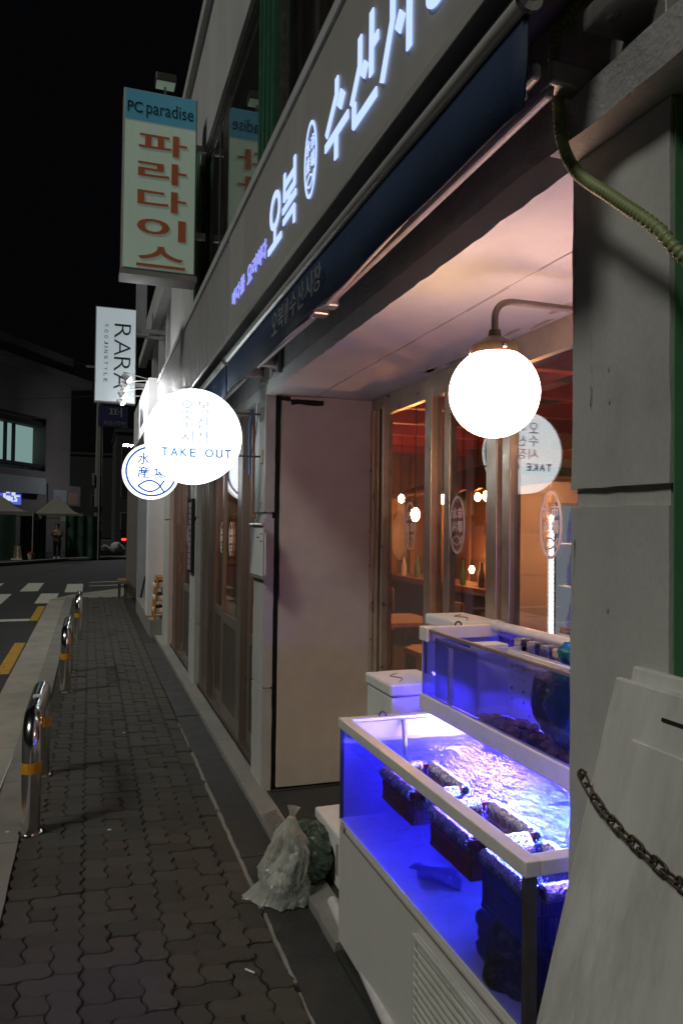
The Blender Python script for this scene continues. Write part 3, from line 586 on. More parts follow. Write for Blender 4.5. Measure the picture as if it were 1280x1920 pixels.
# neighbouring bay on the near side: ledge, recess wall with green light put into its colour
bp(MB().rough(0.93, 1.25, -2.5, 1.375, ZS+.004, 2.50, 0.05, 0.006), 'ledge', 'dark_lintel', smooth=True)
bp(MB().rough(0.985, 1.25, -2.5, 1.36, 2.505, 3.4, 0.08, 0.004), 'neighbour_wall', 'plaster')
bp(B(1.26, 1.32, -2.5, 1.12, 0.0, 2.42), 'light_tinted_wall', 'green_paint_and_light')
qc = onx(1274, 610, 1.05)
bp(MB().lathe([(.020, -.034), (.024, -.030), (.024, .030), (.020, .034)], qc, n=20), 'lamp_can', 'dark_steel', smooth=True)
bp(MB().tube([qc, (qc.x, 1.0936, qc.z)], 0.008, 8), 'lamp_can_arm', 'dark_steel', smooth=True)
# upper storey
UX = 1.05
bp(MB().rough(UX, 1.6, -2, 8.15, 5.46, 6.75, 0.3, 0.004), 'parapet', 'upper_wall')
bp(MB().rough(UX, 1.6, 8.15, 10.9, 2.9, 6.75, 0.3, 0.004), 'upper_wall', 'upper_wall')
bp(MB().rough(UX, 1.6, -2, 8.15, 2.9, 3.45, 0.3, 0.004), 'upper_wall', 'upper_wall')
bp(B(UX-.06, UX+.4, -2, 10.95, 6.75, 6.9), 'coping', 'upper_wall')
bp(B(1.02, UX-.002, 8.0, 8.16, 3.5, 5.6), 'downpipe_box', 'green_paint_and_light')
for a, b in ((-1.8, 0.2), (0.3, 2.1), (2.2, 4.55), (5.05, 8.1)):
    w = bp(B(1.085, 1.13, a, b, 5.40, 5.46), 'upper_window', 'dark_steel')
    bp(B(1.105, 1.111, a+.04, b-.04, 3.45, 5.40), 'pane', 'glass_up', w)
    bp(B(1.085, 1.13, a, a+.04, 3.45, 5.40), 'frame', 'dark_steel', w); bp(B(1.085, 1.13, b-.04, b, 3.45, 5.40), 'frame', 'dark_steel', w)
    bp(B(1.10, 1.125, (a+b)/2+.4, (a+b)/2+.43, 3.45, 5.40), 'mullion', 'dark_steel', w)
for y in (4.6, 4.73, 4.86, 4.98): bp(B(1.055, 1.13, y, y+.07, 3.45, 5.46), 'window_mullion', 'green_frame')
bp(B(1.31, 1.33, -2, 5.4, 3.45, 5.46), 'curtain', 'curtain'); bp(B(1.34, 1.36, 5.4, 8.15, 3.45, 5.46), 'blind', 'cream')
for k in range(34):
    y = -1.6+k*0.2
    if y < 5.3: bp(MB().tube([(1.30, y, 3.46), (1.295, y+.02, 5.4)], 0.022, 8), 'curtain_fold', 'curtain', smooth=True)

# window of the bay
win = bp(B(WX, WX+.06, 1.3, 4.41, ZS-.07, ZS-.002), 'bay_window', 'winframe')
yw = lambda px: onx(px, 1000, WX).y
def mull(y0, y1, x0=WX-.01, x1=WX+.055, z0=0.62, z1=ZS-.07): bp(B(x0, x1, y0, y1, z0, z1), 'window_stile', 'winframe', win, bevel=.004)
mull(4.36, 4.408); mull(4.295, 4.345, WX, WX+.06); bp(B(WX+.03, WX+.06, 4.225, 4.29, .62, ZS-.07), 'window_stile', 'black', win)
mull(4.19, 4.222); mull(3.52, 3.60); mull(3.37, 3.43, WX+.02, WX+.06); mull(2.86, 2.95); mull(2.775, 2.84, WX+.005, WX+.06); mull(1.90, 1.98); mull(1.30, 1.38)
bp(B(WX, WX+.06, 1.3, 4.41, 0.55, 0.618), 'window_sill', 'winframe', win)
bp(B(WX+.002, 1.9, 1.3, 4.41, 0.0, 0.548), 'apron_wall', 'bay_wall', win)
bp(B(WX-.004, WX+.03, 1.98, 4.19, ZS-.12, ZS-.071), 'window_head', 'winframe', win)
panes = [(3.60, 4.19), (2.95, 3.37), (1.98, 2.775), (1.38, 1.90), (3.43, 3.52)]
for a, b in panes: bp(B(WX+.026, WX+.032, a-.004, b+.004, .618, ZS-.07), 'pane', 'glass_win', win)
def logo(mb, O, U, V, h, ringw=None, ring=True, bold=0.012):
    # oval badge: two columns of characters over a fish
    w = h*0.56; O = Vector(O); U = Vector(U); V = Vector(V)
    if ring: mb.ring(O, U, V, w/2, h/2, ringw or h*0.035, 0.003)
    cw, chh = w*0.30, h*0.20
    for t, a, b in (('水', -1, 1), ('産', -1, 0), ('市', 1, 1), ('場', 1, 0)):
        mb.text(t, O+U*(-w*0.33 if a < 0 else w*0.03)+V*(h*0.10 if b else -h*0.13), U, V, cw, chh, 0.003, bold)
    fish(mb, O+V*(-h*0.27), U, V, w*0.62, h*0.025); return mb
def fish(mb, O, U, V, w, lw):
    n = 14; up = [(-w*.5+w*.78*i/n, w*.22*math.sin(math.pi*min(i/n*0.88, 1))) for i in range(n+1)]
    tail = (w*.5, -w*.22)
    mb.stroke([*up, tail], lw, O, U, V, 0.003); mb.stroke([(x, -y) for x, y in up]+[(w*.5, w*.22)], lw, O, U, V, 0.003)
for (px, py, hh) in ((768, 986, .27), (857, 984, .285), (1032, 984, .27)):
    p = onx(px, py, WX+.022); bp(logo(MB(), p, (0, -1, 0), (0, 0, 1), hh, hh*.045, bold=.03), 'badge_decal', 'decal', win)

# glazed sliding doors left of the bay
DX = 1.055
def door(y0, y1, zg, parent, badge=None, x=DX):
    d = bp(B(x, x+.035, y0, y0+.07, 0.04, ZS), 'door', 'bronze', parent, bevel=.004)
    bp(B(x, x+.035, y1-.07, y1, 0.04, ZS), 'stile', 'bronze', d, bevel=.004)
    bp(B(x+.001, x+.034, y0+.07, y1-.07, zg-.05, zg+.03), 'rail', 'bronze', d); bp(B(x+.001, x+.034, y0+.07, y1-.07, 0.04, 0.14), 'rail', 'bronze', d)
    bp(B(x+.001, x+.034, y0+.07, y1-.07, ZS-.08, ZS), 'rail', 'bronze', d)
    bp(B(x+.014, x+.022, y0+.068, y1-.068, zg+.03, ZS-.08), 'pane', 'glass_door', d)
    pn = MB(); n = max(2, int((y1-y0-.14)/.05))
    for k in range(n):
        a = y0+.07+(y1-y0-.14)*k/n; b = y0+.07+(y1-y0-.14)*(k+1)/n
        pn.box(x+.010, x+.026, a+.003, b-.003, .14, zg-.05)
    bp(pn, 'lower_panel', 'bronze_panel', d)
    if badge: bp(logo(MB(), (x+.006, (y0+y1)/2, 1.50), (0, -1, 0), (0, 0, 1), .27), 'badge_decal', 'decal', d)
    bp(MB().tube([(x-.012, y0+.035, 1.02), (x-.012, y0+.035, 1.14)], 0.008, 8), 'handle', 'steel_dull', d, smooth=True)
    return d
door(4.80, 5.36, 0.80, bld, x=DX+.04); door(5.52, 6.25, 0.86, bld, True); door(6.18, 6.95, 0.86, bld, True, DX+.045)
bp(B(DX-.01, DX+.09, 5.38, 5.50, .02, ZS), 'door_post', 'bronze', bevel=.004)
for y in (6.98, 7.12, 7.28, 7.40): bp(B(DX-.008, DX+.07, y, y+.075, .02, ZS), 'door_post', 'bronze', bevel=.004)
bp(B(DX-.008, DX+.07, 4.722, 4.79, .02, ZS), 'door_post', 'bronze')
door(8.2, 8.95, 0.90, bld, True); door(8.9, 9.6, 0.90, bld, True, DX+.045)
for y in (7.94, 8.08, 9.65, 9.8, 9.95): bp(B(DX-.008, DX+.07, y, y+.08, .02, ZS), 'door_post', 'bronze', bevel=.004)
bp(B(DX-.02, DX+.12, 4.74, 10.1, .014, .045), 'door_track', 'bronze_panel')

# ------------------------------------------------------------------ restaurant interior
room = thing('restaurant_interior', 'warm lit dining room with red roof beams seen through the windows', 'room', (3.5, 5, 0))
def rp(mb, name, m, parent=room, **k): return mb.build(name, M[m], parent, **k)
rp(B(1.9, 5.6, -1.5, 11, -0.05, 0.014), 'floor', 'room_dark'); rp(B(1.13, 1.9, 4.73, 10.9, -.05, .016), 'floor', 'room_dark')
rp(B(5.5, 5.6, -1.5, 11, 0.015, 3.3), 'wall', 'room_wall'); rp(B(1.2, 5.49, 10.9, 11.0, 0.015, 3.3), 'wall', 'room_wall'); rp(B(1.76, 5.49, -1.6, -1.5, 0.015, 3.3), 'wall', 'room_wall')
rp(B(1.26, 5.49, -1.5, 10.9, 3.2, 3.3), 'ceiling', 'room_dark'); rp(B(1.74, 1.80, 0, 4.4, 2.41, 3.2), 'wall', 'room_dark'); rp(B(1.26, 1.30, 4.4, 10.9, 2.47, 3.2), 'wall', 'room_dark')
for k in range(10):
    y = 1.6+k*0.95
    rp(B(1.82, 5.48, y, y+.10, 2.72, 2.86), 'beam', 'red_beam', bevel=.006)
    rp(MB().obox((3.3, y+.5, 2.95), (1, .55, .12), (-.5, 1, 0), (0, 0, 1), 1.2, .035, .035), 'brace', 'red_beam')
for x in (2.6, 3.6, 4.7): rp(B(x, x+.08, -1.4, 10.88, 2.862, 2.94), 'beam', 'red_beam')
for k in range(14):
    y = 1.0+k*.7; rp(B(5.44, 5.498, y, y+.09, .015, 2.72), 'stud', 'wood')
for k in range(6):
    x = 1.5+k*.66; rp(B(x, x+.09, 10.84, 10.898, .015, 2.72), 'stud', 'wood')
rp(B(5.47, 5.4985, -1.4, 10.8, .016, 1.15), 'wainscot', 'room_dark'); rp(B(1.35, 5.4, 10.87, 10.8985, .016, 1.15), 'wainscot', 'room_dark')
# small tiled lean-to roof inside, with posts and counter
cr_ = MB(); nn = 60
for i in range(nn):
    y0 = 6.2+i*0.06; y1 = y0+.06; h0 = .02*math.sin(i*1.05); h1 = .02*math.sin((i+1)*1.05)
    cr_.quad((3.9, y0, 2.02+h0), (3.9, y1, 2.02+h1), (5.45, y1, 2.55+h1), (5.45, y0, 2.55+h0))
rp(cr_, 'corrugated_roof', 'wood', smooth='all')
for y in (6.3, 8.0, 9.6): rp(B(3.95, 4.05, y, y+.1, .015, 2.02), 'post', 'wood')
rp(B(3.9, 4.4, 6.2, 9.8, .9, .97), 'counter_top', 'wood'); rp(B(4.0, 4.3, 6.3, 9.7, .015, .9), 'counter', 'room_dark')
for (x, y, w, h, z, m) in ((5.49, 3.4, .5, .7, 1.5, 'paper'), (5.49, 4.4, .35, .5, 1.4, 'fabric_pale'), (5.49, 5.3, .5, .8, 1.3, 'cream')): rp(B(x-.012, x, y, y+w, z, z+h), 'poster', m)
for (x, y, w, h, z, m) in ((2.3, 10.885, .4, .6, 1.2, 'paper'), (3.0, 10.885, .5, .8, 1.3, 'cream'), (4.0, 10.885, .35, .5, 1.5, 'fabric_pale'), (1.7, 10.885, .35, .7, 1.1, 'wood')): rp(B(x, x+w, y, y+.012, z, z+h), 'poster', m)
def bulb(px, py, Y, l=0.5, r=0.035):
    p = ony(px, py, Y); top = 3.2
    t = thing('pendant_bulb', 'bare warm bulb hanging inside the restaurant behind the bay window', 'bulb', (p.x, p.y, p.z), 'bulbs hanging inside the restaurant')
    MB().lathe([(0.006, .11), (.018, .10), (.02, .05)], p, n=10).build('socket', M['black'], t, True)
    MB().ball(p, r, 14, 10, (1, 1, 1.5)).build('glass_bulb', M['bulb'], t, True)
    MB().tube([(p.x, p.y, p.z+.1), (p.x, p.y, top)], 0.005, 6).build('flex', M['black'], t)
for q in ((778, 965, 5.3), (829, 936, 7.6), (895, 932, 8.2), (911, 930, 7.0), (960, 952, 4.3), (752, 935, 8.6), (884, 1068, 9.5)): bulb(*q)
# drinks fridge with light strip
fp = ony(1032, 1100, 4.6)
fr = thing('drinks_fridge', 'glass fronted drinks fridge with a vertical white light strip', 'fridge', (fp.x, 4.6, .015))
fx = fp.x
B(fx+.05, fx+.75, 4.62, 5.2, .015, 1.95).build('carcass', M['grey_paint'], fr, bevel=.01)
B(fx-.0, fx+.8, 4.60, 4.618, 1.80, 1.95).build('header', M['paper'], fr)
mbs = MB()
for k in range(46): mbs.box(fx-.012, fx+.012, 4.585, 4.60, .2+k*.033, .225+k*.033)
mbs.build('light_strip', M['strip'], fr); B(fx-.025, fx+.03, 4.601, 4.617, .1, 1.8).build('strip_channel', M['alu'], fr)
B(fx+.055, fx+.745, 4.6185, 4.6195, .2, 1.78).build('lit_back', emis('fridge_glow', (.75, .85, 1.0), .28), fr)
for z in (.5, .85, 1.2, 1.5):
    B(fx+.06, fx+.74, 4.45, 4.61, z, z+.012).build('shelf', M['alu'], fr)
    for k in range(7):
        x = fx+.11+k*.09; MB().lathe([(.028, 0), (.03, .01), (.03, .12), (.012, .17), (.012, .22)], (x, 4.52, z+.012), n=10).build('bottle', M[('glass_tank', 'green_paint_and_light', 'paper')[k % 3]], fr, True)
# striped sign board over the counter
sp = ony(1060, 890, 7.5)
rp(B(3.75, 3.8, 6.03, 6.08, 2.36, 2.9), 'board_hanger', 'dark_steel'); rp(B(4.5, 4.55, 6.03, 6.08, 2.36, 2.9), 'board_hanger', 'dark_steel')
st = thing('striped_board', 'board of orange, white, green and red stripes inside the restaurant', 'board', (4.2, 6.0, 1.94))
for k, m in enumerate(('orange_wood', 'paper', 'green_paint_and_light', 'paper', 'red_beam')):
    B(3.75, 4.6, 6.0, 6.03, 2.36-k*.085-.08, 2.36-k*.085).build('stripe', M[m], st)
ap = ony(748, 990, 6.5)
tag(lump((ap.x, 6.5, 1.52), .09, .05, .22, .3, 3, seed=2).build('hanging_apron', M['fabric_pale'], None, True), 'pale apron hanging inside behind the corner window', 'apron')
ri = random.Random(21)
for k in range(26):
    y = ri.uniform(2.2, 10.4); z = ri.uniform(1.25, 2.3); w_ = ri.uniform(.15, .4); h_ = ri.uniform(.15, .45); rp(B(5.462, 5.47+.001*k, y, y+w_, z, z+h_), 'wall_notice', ri.choice(['paper', 'cream', 'fabric_pale', 'wood', 'red_beam', 'room_dark', 'orange_wood']))
for k in range(14):
    x = ri.uniform(1.5, 5.1); z = ri.uniform(1.25, 2.2); w_ = ri.uniform(.15, .4); h_ = ri.uniform(.15, .45); rp(B(x, x+w_, 10.83-.001*k, 10.838, z, z+h_), 'wall_notice', ri.choice(['paper', 'cream', 'fabric_pale', 'wood', 'red_beam', 'room_dark']))
for k in range(16):
    y = 6.3+k*.21; MB().lathe([(.03, 0), (.032, .01), (.032, .14), (.013, .2), (.013, .27)], (4.0+.1*(k % 2), y, .971), n=10).build('counter_bottle', M[('green_paint_and_light', 'brown_cap', 'paper')[k % 3]], room, True)
def chair(x, y, a):
    t = thing('dining_chair', 'dark wooden dining chair beside a table inside the restaurant', 'chair', (x, y, .015), 'dining chairs inside the restaurant'); c_, s_ = math.cos(a), math.sin(a)
    def L(u, v, z): return (x+c_*u-s_*v, y+s_*u+c_*v, z)
    MB().obox(L(0, 0, .45), (c_, s_, 0), (-s_, c_, 0), (0, 0, 1), .2, .2, .02).build('seat', M['wood'], t)
    MB().obox(L(-.19, 0, .78), (c_, s_, 0), (-s_, c_, 0), (0, 0, 1), .015, .19, .12).build('backrest', M['wood'], t)
    for u in (-.18, .18):
        for v in (-.18, .18): MB().tube([L(u, v, .015), L(u, v, .43 if u > 0 else .88)], .016, 8).build('leg', M['dark_steel'], t)
for q in ((1.95, 4.6, 0), (3.05, 4.5, 3.14), (2.05, 6.4, 0), (3.15, 6.5, 3.14), (2.1, 8.3, 0), (3.15, 8.2, 3.14)): chair(*q)
def table(x, y):
    t = thing('dining_table', 'dark dining table standing inside the restaurant', 'table', (x, y, .015), 'dining tables inside the restaurant')
    B(x-.4, x+.4, y-.35, y+.35, .73, .77).build('table_top', M['wood'], t, bevel=.005)
    for sx in (-1, 1):
        for sy in (-1, 1): B(x+sx*.35-.02, x+sx*.35+.02, y+sy*.3-.02, y+sy*.3+.02, .015, .73).build('leg', M['dark_steel'], t)
for q in ((2.5, 4.5), (2.6, 6.4), (2.6, 8.3)): table(*q)

# ================================================================== FASCIA SIGN
SX = 0.88
sg = thing('fascia_sign', 'long grey fascia sign with glowing white lettering above the awning', 'sign', (0.95, 3, 2.88))
B(SX, 1.04, -1.5, 5.08, 2.90, 3.60).build('panel', M['sign_panel'], sg, bevel=.004)
B(SX-.012, 1.04, -1.5, 5.08, 3.60, 3.66).build('top_trim', M['upper_wall'], sg, bevel=.004)
B(SX-.010, 1.04, -1.5, 5.08, 2.865, 2.90).build('bottom_trim', M['alu'], sg, bevel=.003)
LX = SX-.004
def glyph(name, strokes, y_left, y_right, z0, z1, w, rings=(), dia=(), m='letter_glow'):
    O = Vector((LX, y_left, z0)); U = Vector((0, -1, 0)); V = Vector((0, 0, 1)); gw = y_left-y_right; gh = z1-z0; mb = MB()
    for s in strokes: mb.stroke([(a*gw, b*gh) for a, b in s], w, O, U, V, 0.006)
    for cx, cy, rx, ry in rings: mb.ring(O+U*(cx*gw)+V*(cy*gh), U, V, rx*gw, ry*gh, w, 0.006)
    for cx, cy, r in dia: mb.prism([((cx-r)*gw, cy*gh), (cx*gw, (cy-r*.8)*gh), ((cx+r)*gw, cy*gh), (cx*gw, (cy+r*.8)*gh)], O, U, V, 0.006)
    return mb.build(name, M[m], sg)
LW = 0.033
glyph('letter', [[(0, .06), (1, .06)], [(.5, .06), (.5, .34)]], 3.86, 3.59, 3.035, 3.325, LW, rings=[(.5, .66, .40, .34)])
glyph('letter', [[(.1, 1), (.1, .56)], [(.9, 1), (.9, .56)], [(.1, .80), (.9, .80)], [(.1, .58), (.9, .58)], [(.5, .58), (.5, .42)], [(0, .40), (1, .40)], [(.05, .20), (.9, .20), (.9, -.04)]], 3.555, 3.315, 3.035, 3.325, LW*.9)
logo(MB(), (LX, 3.08, 3.19), (0, -1, 0), (0, 0, 1), .335, .016, bold=-.008).build('badge', M['letter_glow'], sg)
b_ = sg.children[-1]
glyph('letter', [[(.5, 1), (.5, .80), (.04, .46)], [(0, .30), (1, .30)], [(.5, .30), (.5, -.02)]], 2.85, 2.58, 3.035, 3.335, LW, dia=[(.70, .64, .17)])
glyph('letter', [[(.34, .98), (.34, .66), (.02, .34)], [(.78, 1.04), (.78, .34)], [(.78, .66), (1.0, .66)], [(.12, .28), (.12, .04), (.96, .04)]], 2.54, 2.28, 3.035, 3.335, LW, dia=[(.52, .52, .14)])
glyph('letter', [[(.36, 1.0), (.36, .56), (0, .06)], [(.92, 1.04), (.92, .0)]], 2.235, 2.00, 3.035, 3.335, LW, dia=[(.62, .40, .16)])
glyph('letter', [[(.02, .96), (.62, .96)], [(.32, .96), (.02, .50)], [(.80, 1.02), (.80, .36)], [(.80, .72), (1.0, .72)]], 1.955, 1.69, 3.035, 3.335, LW, rings=[(.52, .17, .30, .17)], dia=[(.52, .60, .13)])
for t, a, b in (('바', 4.93, 4.81), ('다', 4.79, 4.67), ('를', 4.65, 4.52), ('요', 4.43, 4.30), ('리', 4.28, 4.17), ('하', 4.15, 4.03), ('다', 4.02, 3.92)):
    MB().text(t, (LX, a, 3.055), (0, -1, 0), (0, 0, 1), a-b, .105, .005, .012).build('small_letter', M['letter_glow_b'], sg)
clad = thing('fascia_cladding', 'ribbed pale metal fascia cladding beyond the lettered sign', 'cladding', (0.95, 8, 2.88))
mb = MB(); n = int((10.85-5.09)/.045)
for k in range(n): mb.box(SX+(.012 if k % 2 else 0), 1.04, 5.09+k*.045, 5.09+(k+1)*.045-.0015, 2.90, 3.60)
mb.build('ribbed_sheet', M['cladding'], clad)
B(SX-.012, 1.04, 5.085, 10.86, 3.60, 3.66).build('top_trim', M['upper_wall'], clad); B(SX-.01, 1.04, 5.085, 10.86, 2.865, 2.90).build('bottom_trim', M['alu'], clad)

# ================================================================== AWNINGS
def awning(y0, y1, label, text=False, arms=True):
    t = thing('retractable_awning', label, 'awning', (0.85, y0, 2.36), 'retracted awnings under the fascia')
    BX = 0.73
    MB().tube([(BX, y0, 2.555), (BX, y1, 2.555)], 0.019, 12).build('front_bar', M['alu'], t, True)
    mb = MB(); n = int((y1-y0)/.06)
    def vx(y, s): return BX+.006*math.sin(y*9)*s+.010*noise.noise(Vector((y*2.3, s*2, 0)))*s
    for k in range(n):
        a = y0+(y1-y0)*k/n; b = y0+(y1-y0)*(k+1)/n
        za = 2.362+.006*math.sin(a*5); zb = 2.362+.006*math.sin(b*5)
        for (s0, s1) in ((0, .5), (.5, 1)):
            f = lambda y, s, zz: (vx(y, s), y, 2.545+(zz-2.545)*s)
            mb.quad(f(a, s0, za), f(b, s0, zb), f(b, s1, zb), f(a, s1, za))
    o = mb.build('valance', M['navy'], t, 'all', merge=True); so_ = o.modifiers.new('thick', 'SOLIDIFY'); so_.thickness = .004
    mb = MB(); n2 = 8; 
    pts = [(BX+.01, 2.575), (.80, 2.66), (.86, 2.74), (.93, 2.80)]
    for (xa, za), (xb, zb) in zip(pts, pts[1:]): mb.quad((xa, y0, za), (xa, y1, za), (xb, y1, zb), (xb, y0, zb))
    mb.build('canopy_fabric', M['navy_dark'], t)
    MB().tube([(.93, y0, 2.78), (.93, y1, 2.78)], .05, 14).build('roller', M['navy_dark'], t, True)
    if arms:
        L = y1-y0
        def arm(a, b, x0, x1, z0, z1):
            MB().obox(((x0+x1)/2, (a+b)/2, (z0+z1)/2), (x1-x0, b-a, z1-z0), (1, 0, 0), (0, 0, 1), (Vector((x1-x0, b-a, z1-z0)).length)/2, .011, .015).build('folding_arm', M['arm'], t, bevel=.008)
        arm(y0+.14, y0+L*.52, .875, .865, 2.50, 2.475); arm(y0+.05, y0+L*.50, .785, .835, 2.47, 2.455)
        arm(y1-.14, y1-L*.46, .875, .865, 2.50, 2.475); arm(y1-.05, y1-L*.44, .785, .835, 2.47, 2.455)
        for y in (y0+.14, y1-.14):
            MB().box(.86, 1.0, y-.022, y+.022, 2.50, 2.55).build('shoulder_bracket', M['bracket'], t, bevel=.006)
            MB().box(.975, 1.003, y-.06, y+.06, 2.46, 2.66).build('wall_plate', M['bracket'], t, bevel=.004)
            for dz in (2.46, 2.64): MB().tube([(.95, y-.06, dz), (.96, y-.06, dz)], .012, 6).build('bolt', M['steel_dull'], t)
        for y in (y0+.13, y1-.10):
            MB().box(.765, .80, y-.028, y+.028, 2.445, 2.485).build('arm_clip', M['steel_dull'], t, bevel=.005)
            MB().box(.755, .772, y-.02, y+.02, 2.486, 2.55).build('arm_clip', M['bracket'], t)
            for dy in (-.03, .03): MB().tube([(.78, y+dy*.6, 2.438), (.78, y+dy*.6, 2.444)], .006, 6).build('bolt', M['steel_dull'], t)
        for yy in (y0+L*.51, y1-L*.45): MB().box(.82, .89, yy-.03, yy+.03, 2.445, 2.50).build('elbow', M['bracket'], t, bevel=.008)
    MB().lathe([(.026, 0), (.026, .012), (.012, .016)], (BX, y1, 2.555), (0, 1, 0), 12).build('end_cap', M['steel_dull'], t); MB().lathe([(.026, 0), (.026, .012), (.012, .016)], (BX, y0, 2.555), (0, -1, 0), 12).build('end_cap', M['steel_dull'], t)
    if text:
        mb = MB(); a = onx(512, 600, BX-.012).y
        for k, ch in enumerate('오복'): mb.text(ch, (BX-.016, a-k*.105, 2.40), (0, -1, 0), (0, 0, 1), .09, .09, .002)
        logo(mb, (BX-.016, a-.245, 2.445), (0, -1, 0), (0, 0, 1), .10)
        for k, ch in enumerate('수산시장'): mb.text(ch, (BX-.016, a-.30-k*.105, 2.40), (0, -1, 0), (0, 0, 1), .09, .09, .002)
        mb.build('printed_name', M['sign_metal'], t)
    return t
awning(1.155, 4.24, 'retracted navy awning with silver front bar over the tank bay', True)
awning(4.29, 7.35, 'retracted blue awning lit by the round signs over the glazed doors')

# near end bracket cluster and drain hose at the right pilaster
bc = thing('conduit_bracket', 'metal bracket with bolted plate on the wall over the right pilaster', 'bracket', (.9, 1.2, 2.5))
B(.88, .983, 1.08, 1.20, 2.56, 2.60).build('arm_plate', M['bracket'], bc, bevel=.004); B(.955, .983, 1.06, 1.10, 2.52, 2.76).build('wall_plate', M['bracket'], bc, bevel=.004)
MB().tube([(.905, 1.14, 2.552), (.905, 1.14, 2.605)], .012, 6).build('bolt', M['steel_dull'], bc); B(.90, .95, 1.09, 1.16, 2.64, 2.72).build('motor_box', M['dark_steel'], bc, bevel=.008)
hp = spline([(.97, 1.30, 2.74), (.92, 1.345, 2.64)]+[onx(*q) for q in ((1044, 170, .915), (1052, 260, .91), (1080, 322, .91), (1150, 372, .91), (1230, 428, .92), (1290, 490, .94))]+[(1.05, .86, 1.86)], 18)
hr = []; hpts = []; acc = 0; last = hp[0]
dense = []
for a, b in zip(hp, hp[1:]):
    k = max(1, int((b-a).length/.0025))
    dense += [a.lerp(b, i/k) for i in range(k)]
for i, p in enumerate(dense): hr.append(.0112+.0017*math.cos(i*2*math.pi/4))
tag(MB().tube(dense, hr, 14).build('corrugated_hose', M['hose'], None, 'all'), 'yellowish green corrugated drain hose running down across the right pilaster', 'hose')

# ================================================================== ROUND SIGNS AND GLOBE LAMP
def round_sign(c, rad, label, glow, group):
    t = thing('round_sign', label, 'sign', c, group); c = Vector(c)
    MB().lathe([(rad*.985, .002), (rad*.985, .098)], c, (0, 1, 0), 64).build('rim', M['disc_side'], t, True)
    MB().lathe([(rad, -.012), (rad, .002), (rad*.985, .008), (rad*.5, .010)], c, (0, -1, 0), 64).build('face', M[glow], t, True)
    MB().lathe([(rad, -.012), (rad, .002), (rad*.985, .008), (rad*.5, .010)], c+Vector((0, .10, 0)), (0, 1, 0), 64).build('face', M[glow], t, True)
    for dz in (-.10, .16):
        MB().tube([c+Vector((rad*.9, .05, dz)), (1.0, c.y+.05, c.z+dz)], .006, 8).build('support_rod', M['dark_steel'], t)
        B(.985, 1.0, c.y+.02, c.y+.08, c.z+dz-.04, c.z+dz+.04).build('wall_bracket', M['bracket'], t)
    return t
UX_, VZ = (1, 0, 0), (0, 0, 1)
c1 = ony(365, 818, 4.46)
rs = round_sign(c1, .282, 'big white glowing disc sign reading TAKE OUT on the pilaster', 'disc_glow', None)
yf = c1.y-.014
for ch, u, v in (('오', -.085, .135), ('복', .01, .135), ('수', -.085, .045), ('산', .01, .045), ('시', -.085, -.045), ('장', .01, -.045)):
    MB().text(ch, (c1.x+u, yf, c1.z+v), UX_, VZ, .075, .075, .003, .004).build('letter', M['ink_grey'], rs)
x = -.19
for ch, w in zip('TAKE OUT', (.038, .046, .042, .036, .03, .052, .044, .038)):
    if ch != ' ': MB().text(ch, (c1.x+x, yf, c1.z-.125), UX_, VZ, w, .052, .003, .028).build('letter', M['ink_blue' if ch in 'UT' and x > 0 else 'ink_pale'], rs)
    x += w+.0115
c2 = ony(284, 884, 7.6)
rs2 = round_sign(c2, .275, 'smaller glowing disc sign with blue ring, characters and fish', 'disc_glow_b', None)
yf = c2.y-.014
MB().ring((c2.x, yf, c2.z), UX_, VZ, .250, .250, .020, .003, 64).build('ring', M['ink_blue'], rs2)
for ch, u, v in (('水', -.135, .065), ('産', -.135, -.07), ('市', .025, .065), ('場', .025, -.07)):
    MB().text(ch, (c2.x+u, yf, c2.z+v), UX_, VZ, .115, .12, .003, .016).build('letter', M['ink_blue'], rs2)
mb = MB(); fish(mb, (c2.x, yf, c2.z-.145), Vector(UX_), Vector(VZ), .25, .017); mb.build('fish_mark', M['ink_blue'], rs2)

gx = 1.15; gc = onx(926, 737, gx); gr = .1355
gl = thing('globe_lamp', 'glowing white globe lamp on a bent pipe arm under the bay ceiling', 'lamp', gc)
MB().ball(gc, gr, 40, 26).build('globe', M['globe'], gl, 'all')
MB().lathe([(.069, gr-.024), (.070, gr-.018), (.070, gr+.006), (.062, gr+.012), (.030, gr+.030), (.020, gr+.036), (.017, gr+.055), (.012, gr+.058)], gc, (0, 0, 1), 28).build('cap', M['brown_cap'], gl, True)
for a in (0.4, 2.5, 4.6): MB().ball(gc+Vector((.073*math.cos(a), .073*math.sin(a), gr-.008)), .007, 8, 6).build('screw', M['steel_dull'], gl)
zt = gc.z+gr+.148
arm_pts = [(gc.x, gc.y, gc.z+gr+.05), (gc.x, gc.y, zt-.07)]+arc((gc.x, gc.y, zt-.06), (gc.x, gc.y, zt), (gc.x+.07, gc.y, zt), 8)+[(gc.x+.3, gc.y, zt), (WX-.01, gc.y, zt)]
MB().tube(arm_pts, .0105, 12).build('pipe_arm', M['lamp_pipe'], gl, True)
MB().lathe([(.04, 0), (.04, .012)], (WX-.016, gc.y, zt), (1, 0, 0), 18).build('wall_rose', M['lamp_pipe'], gl)

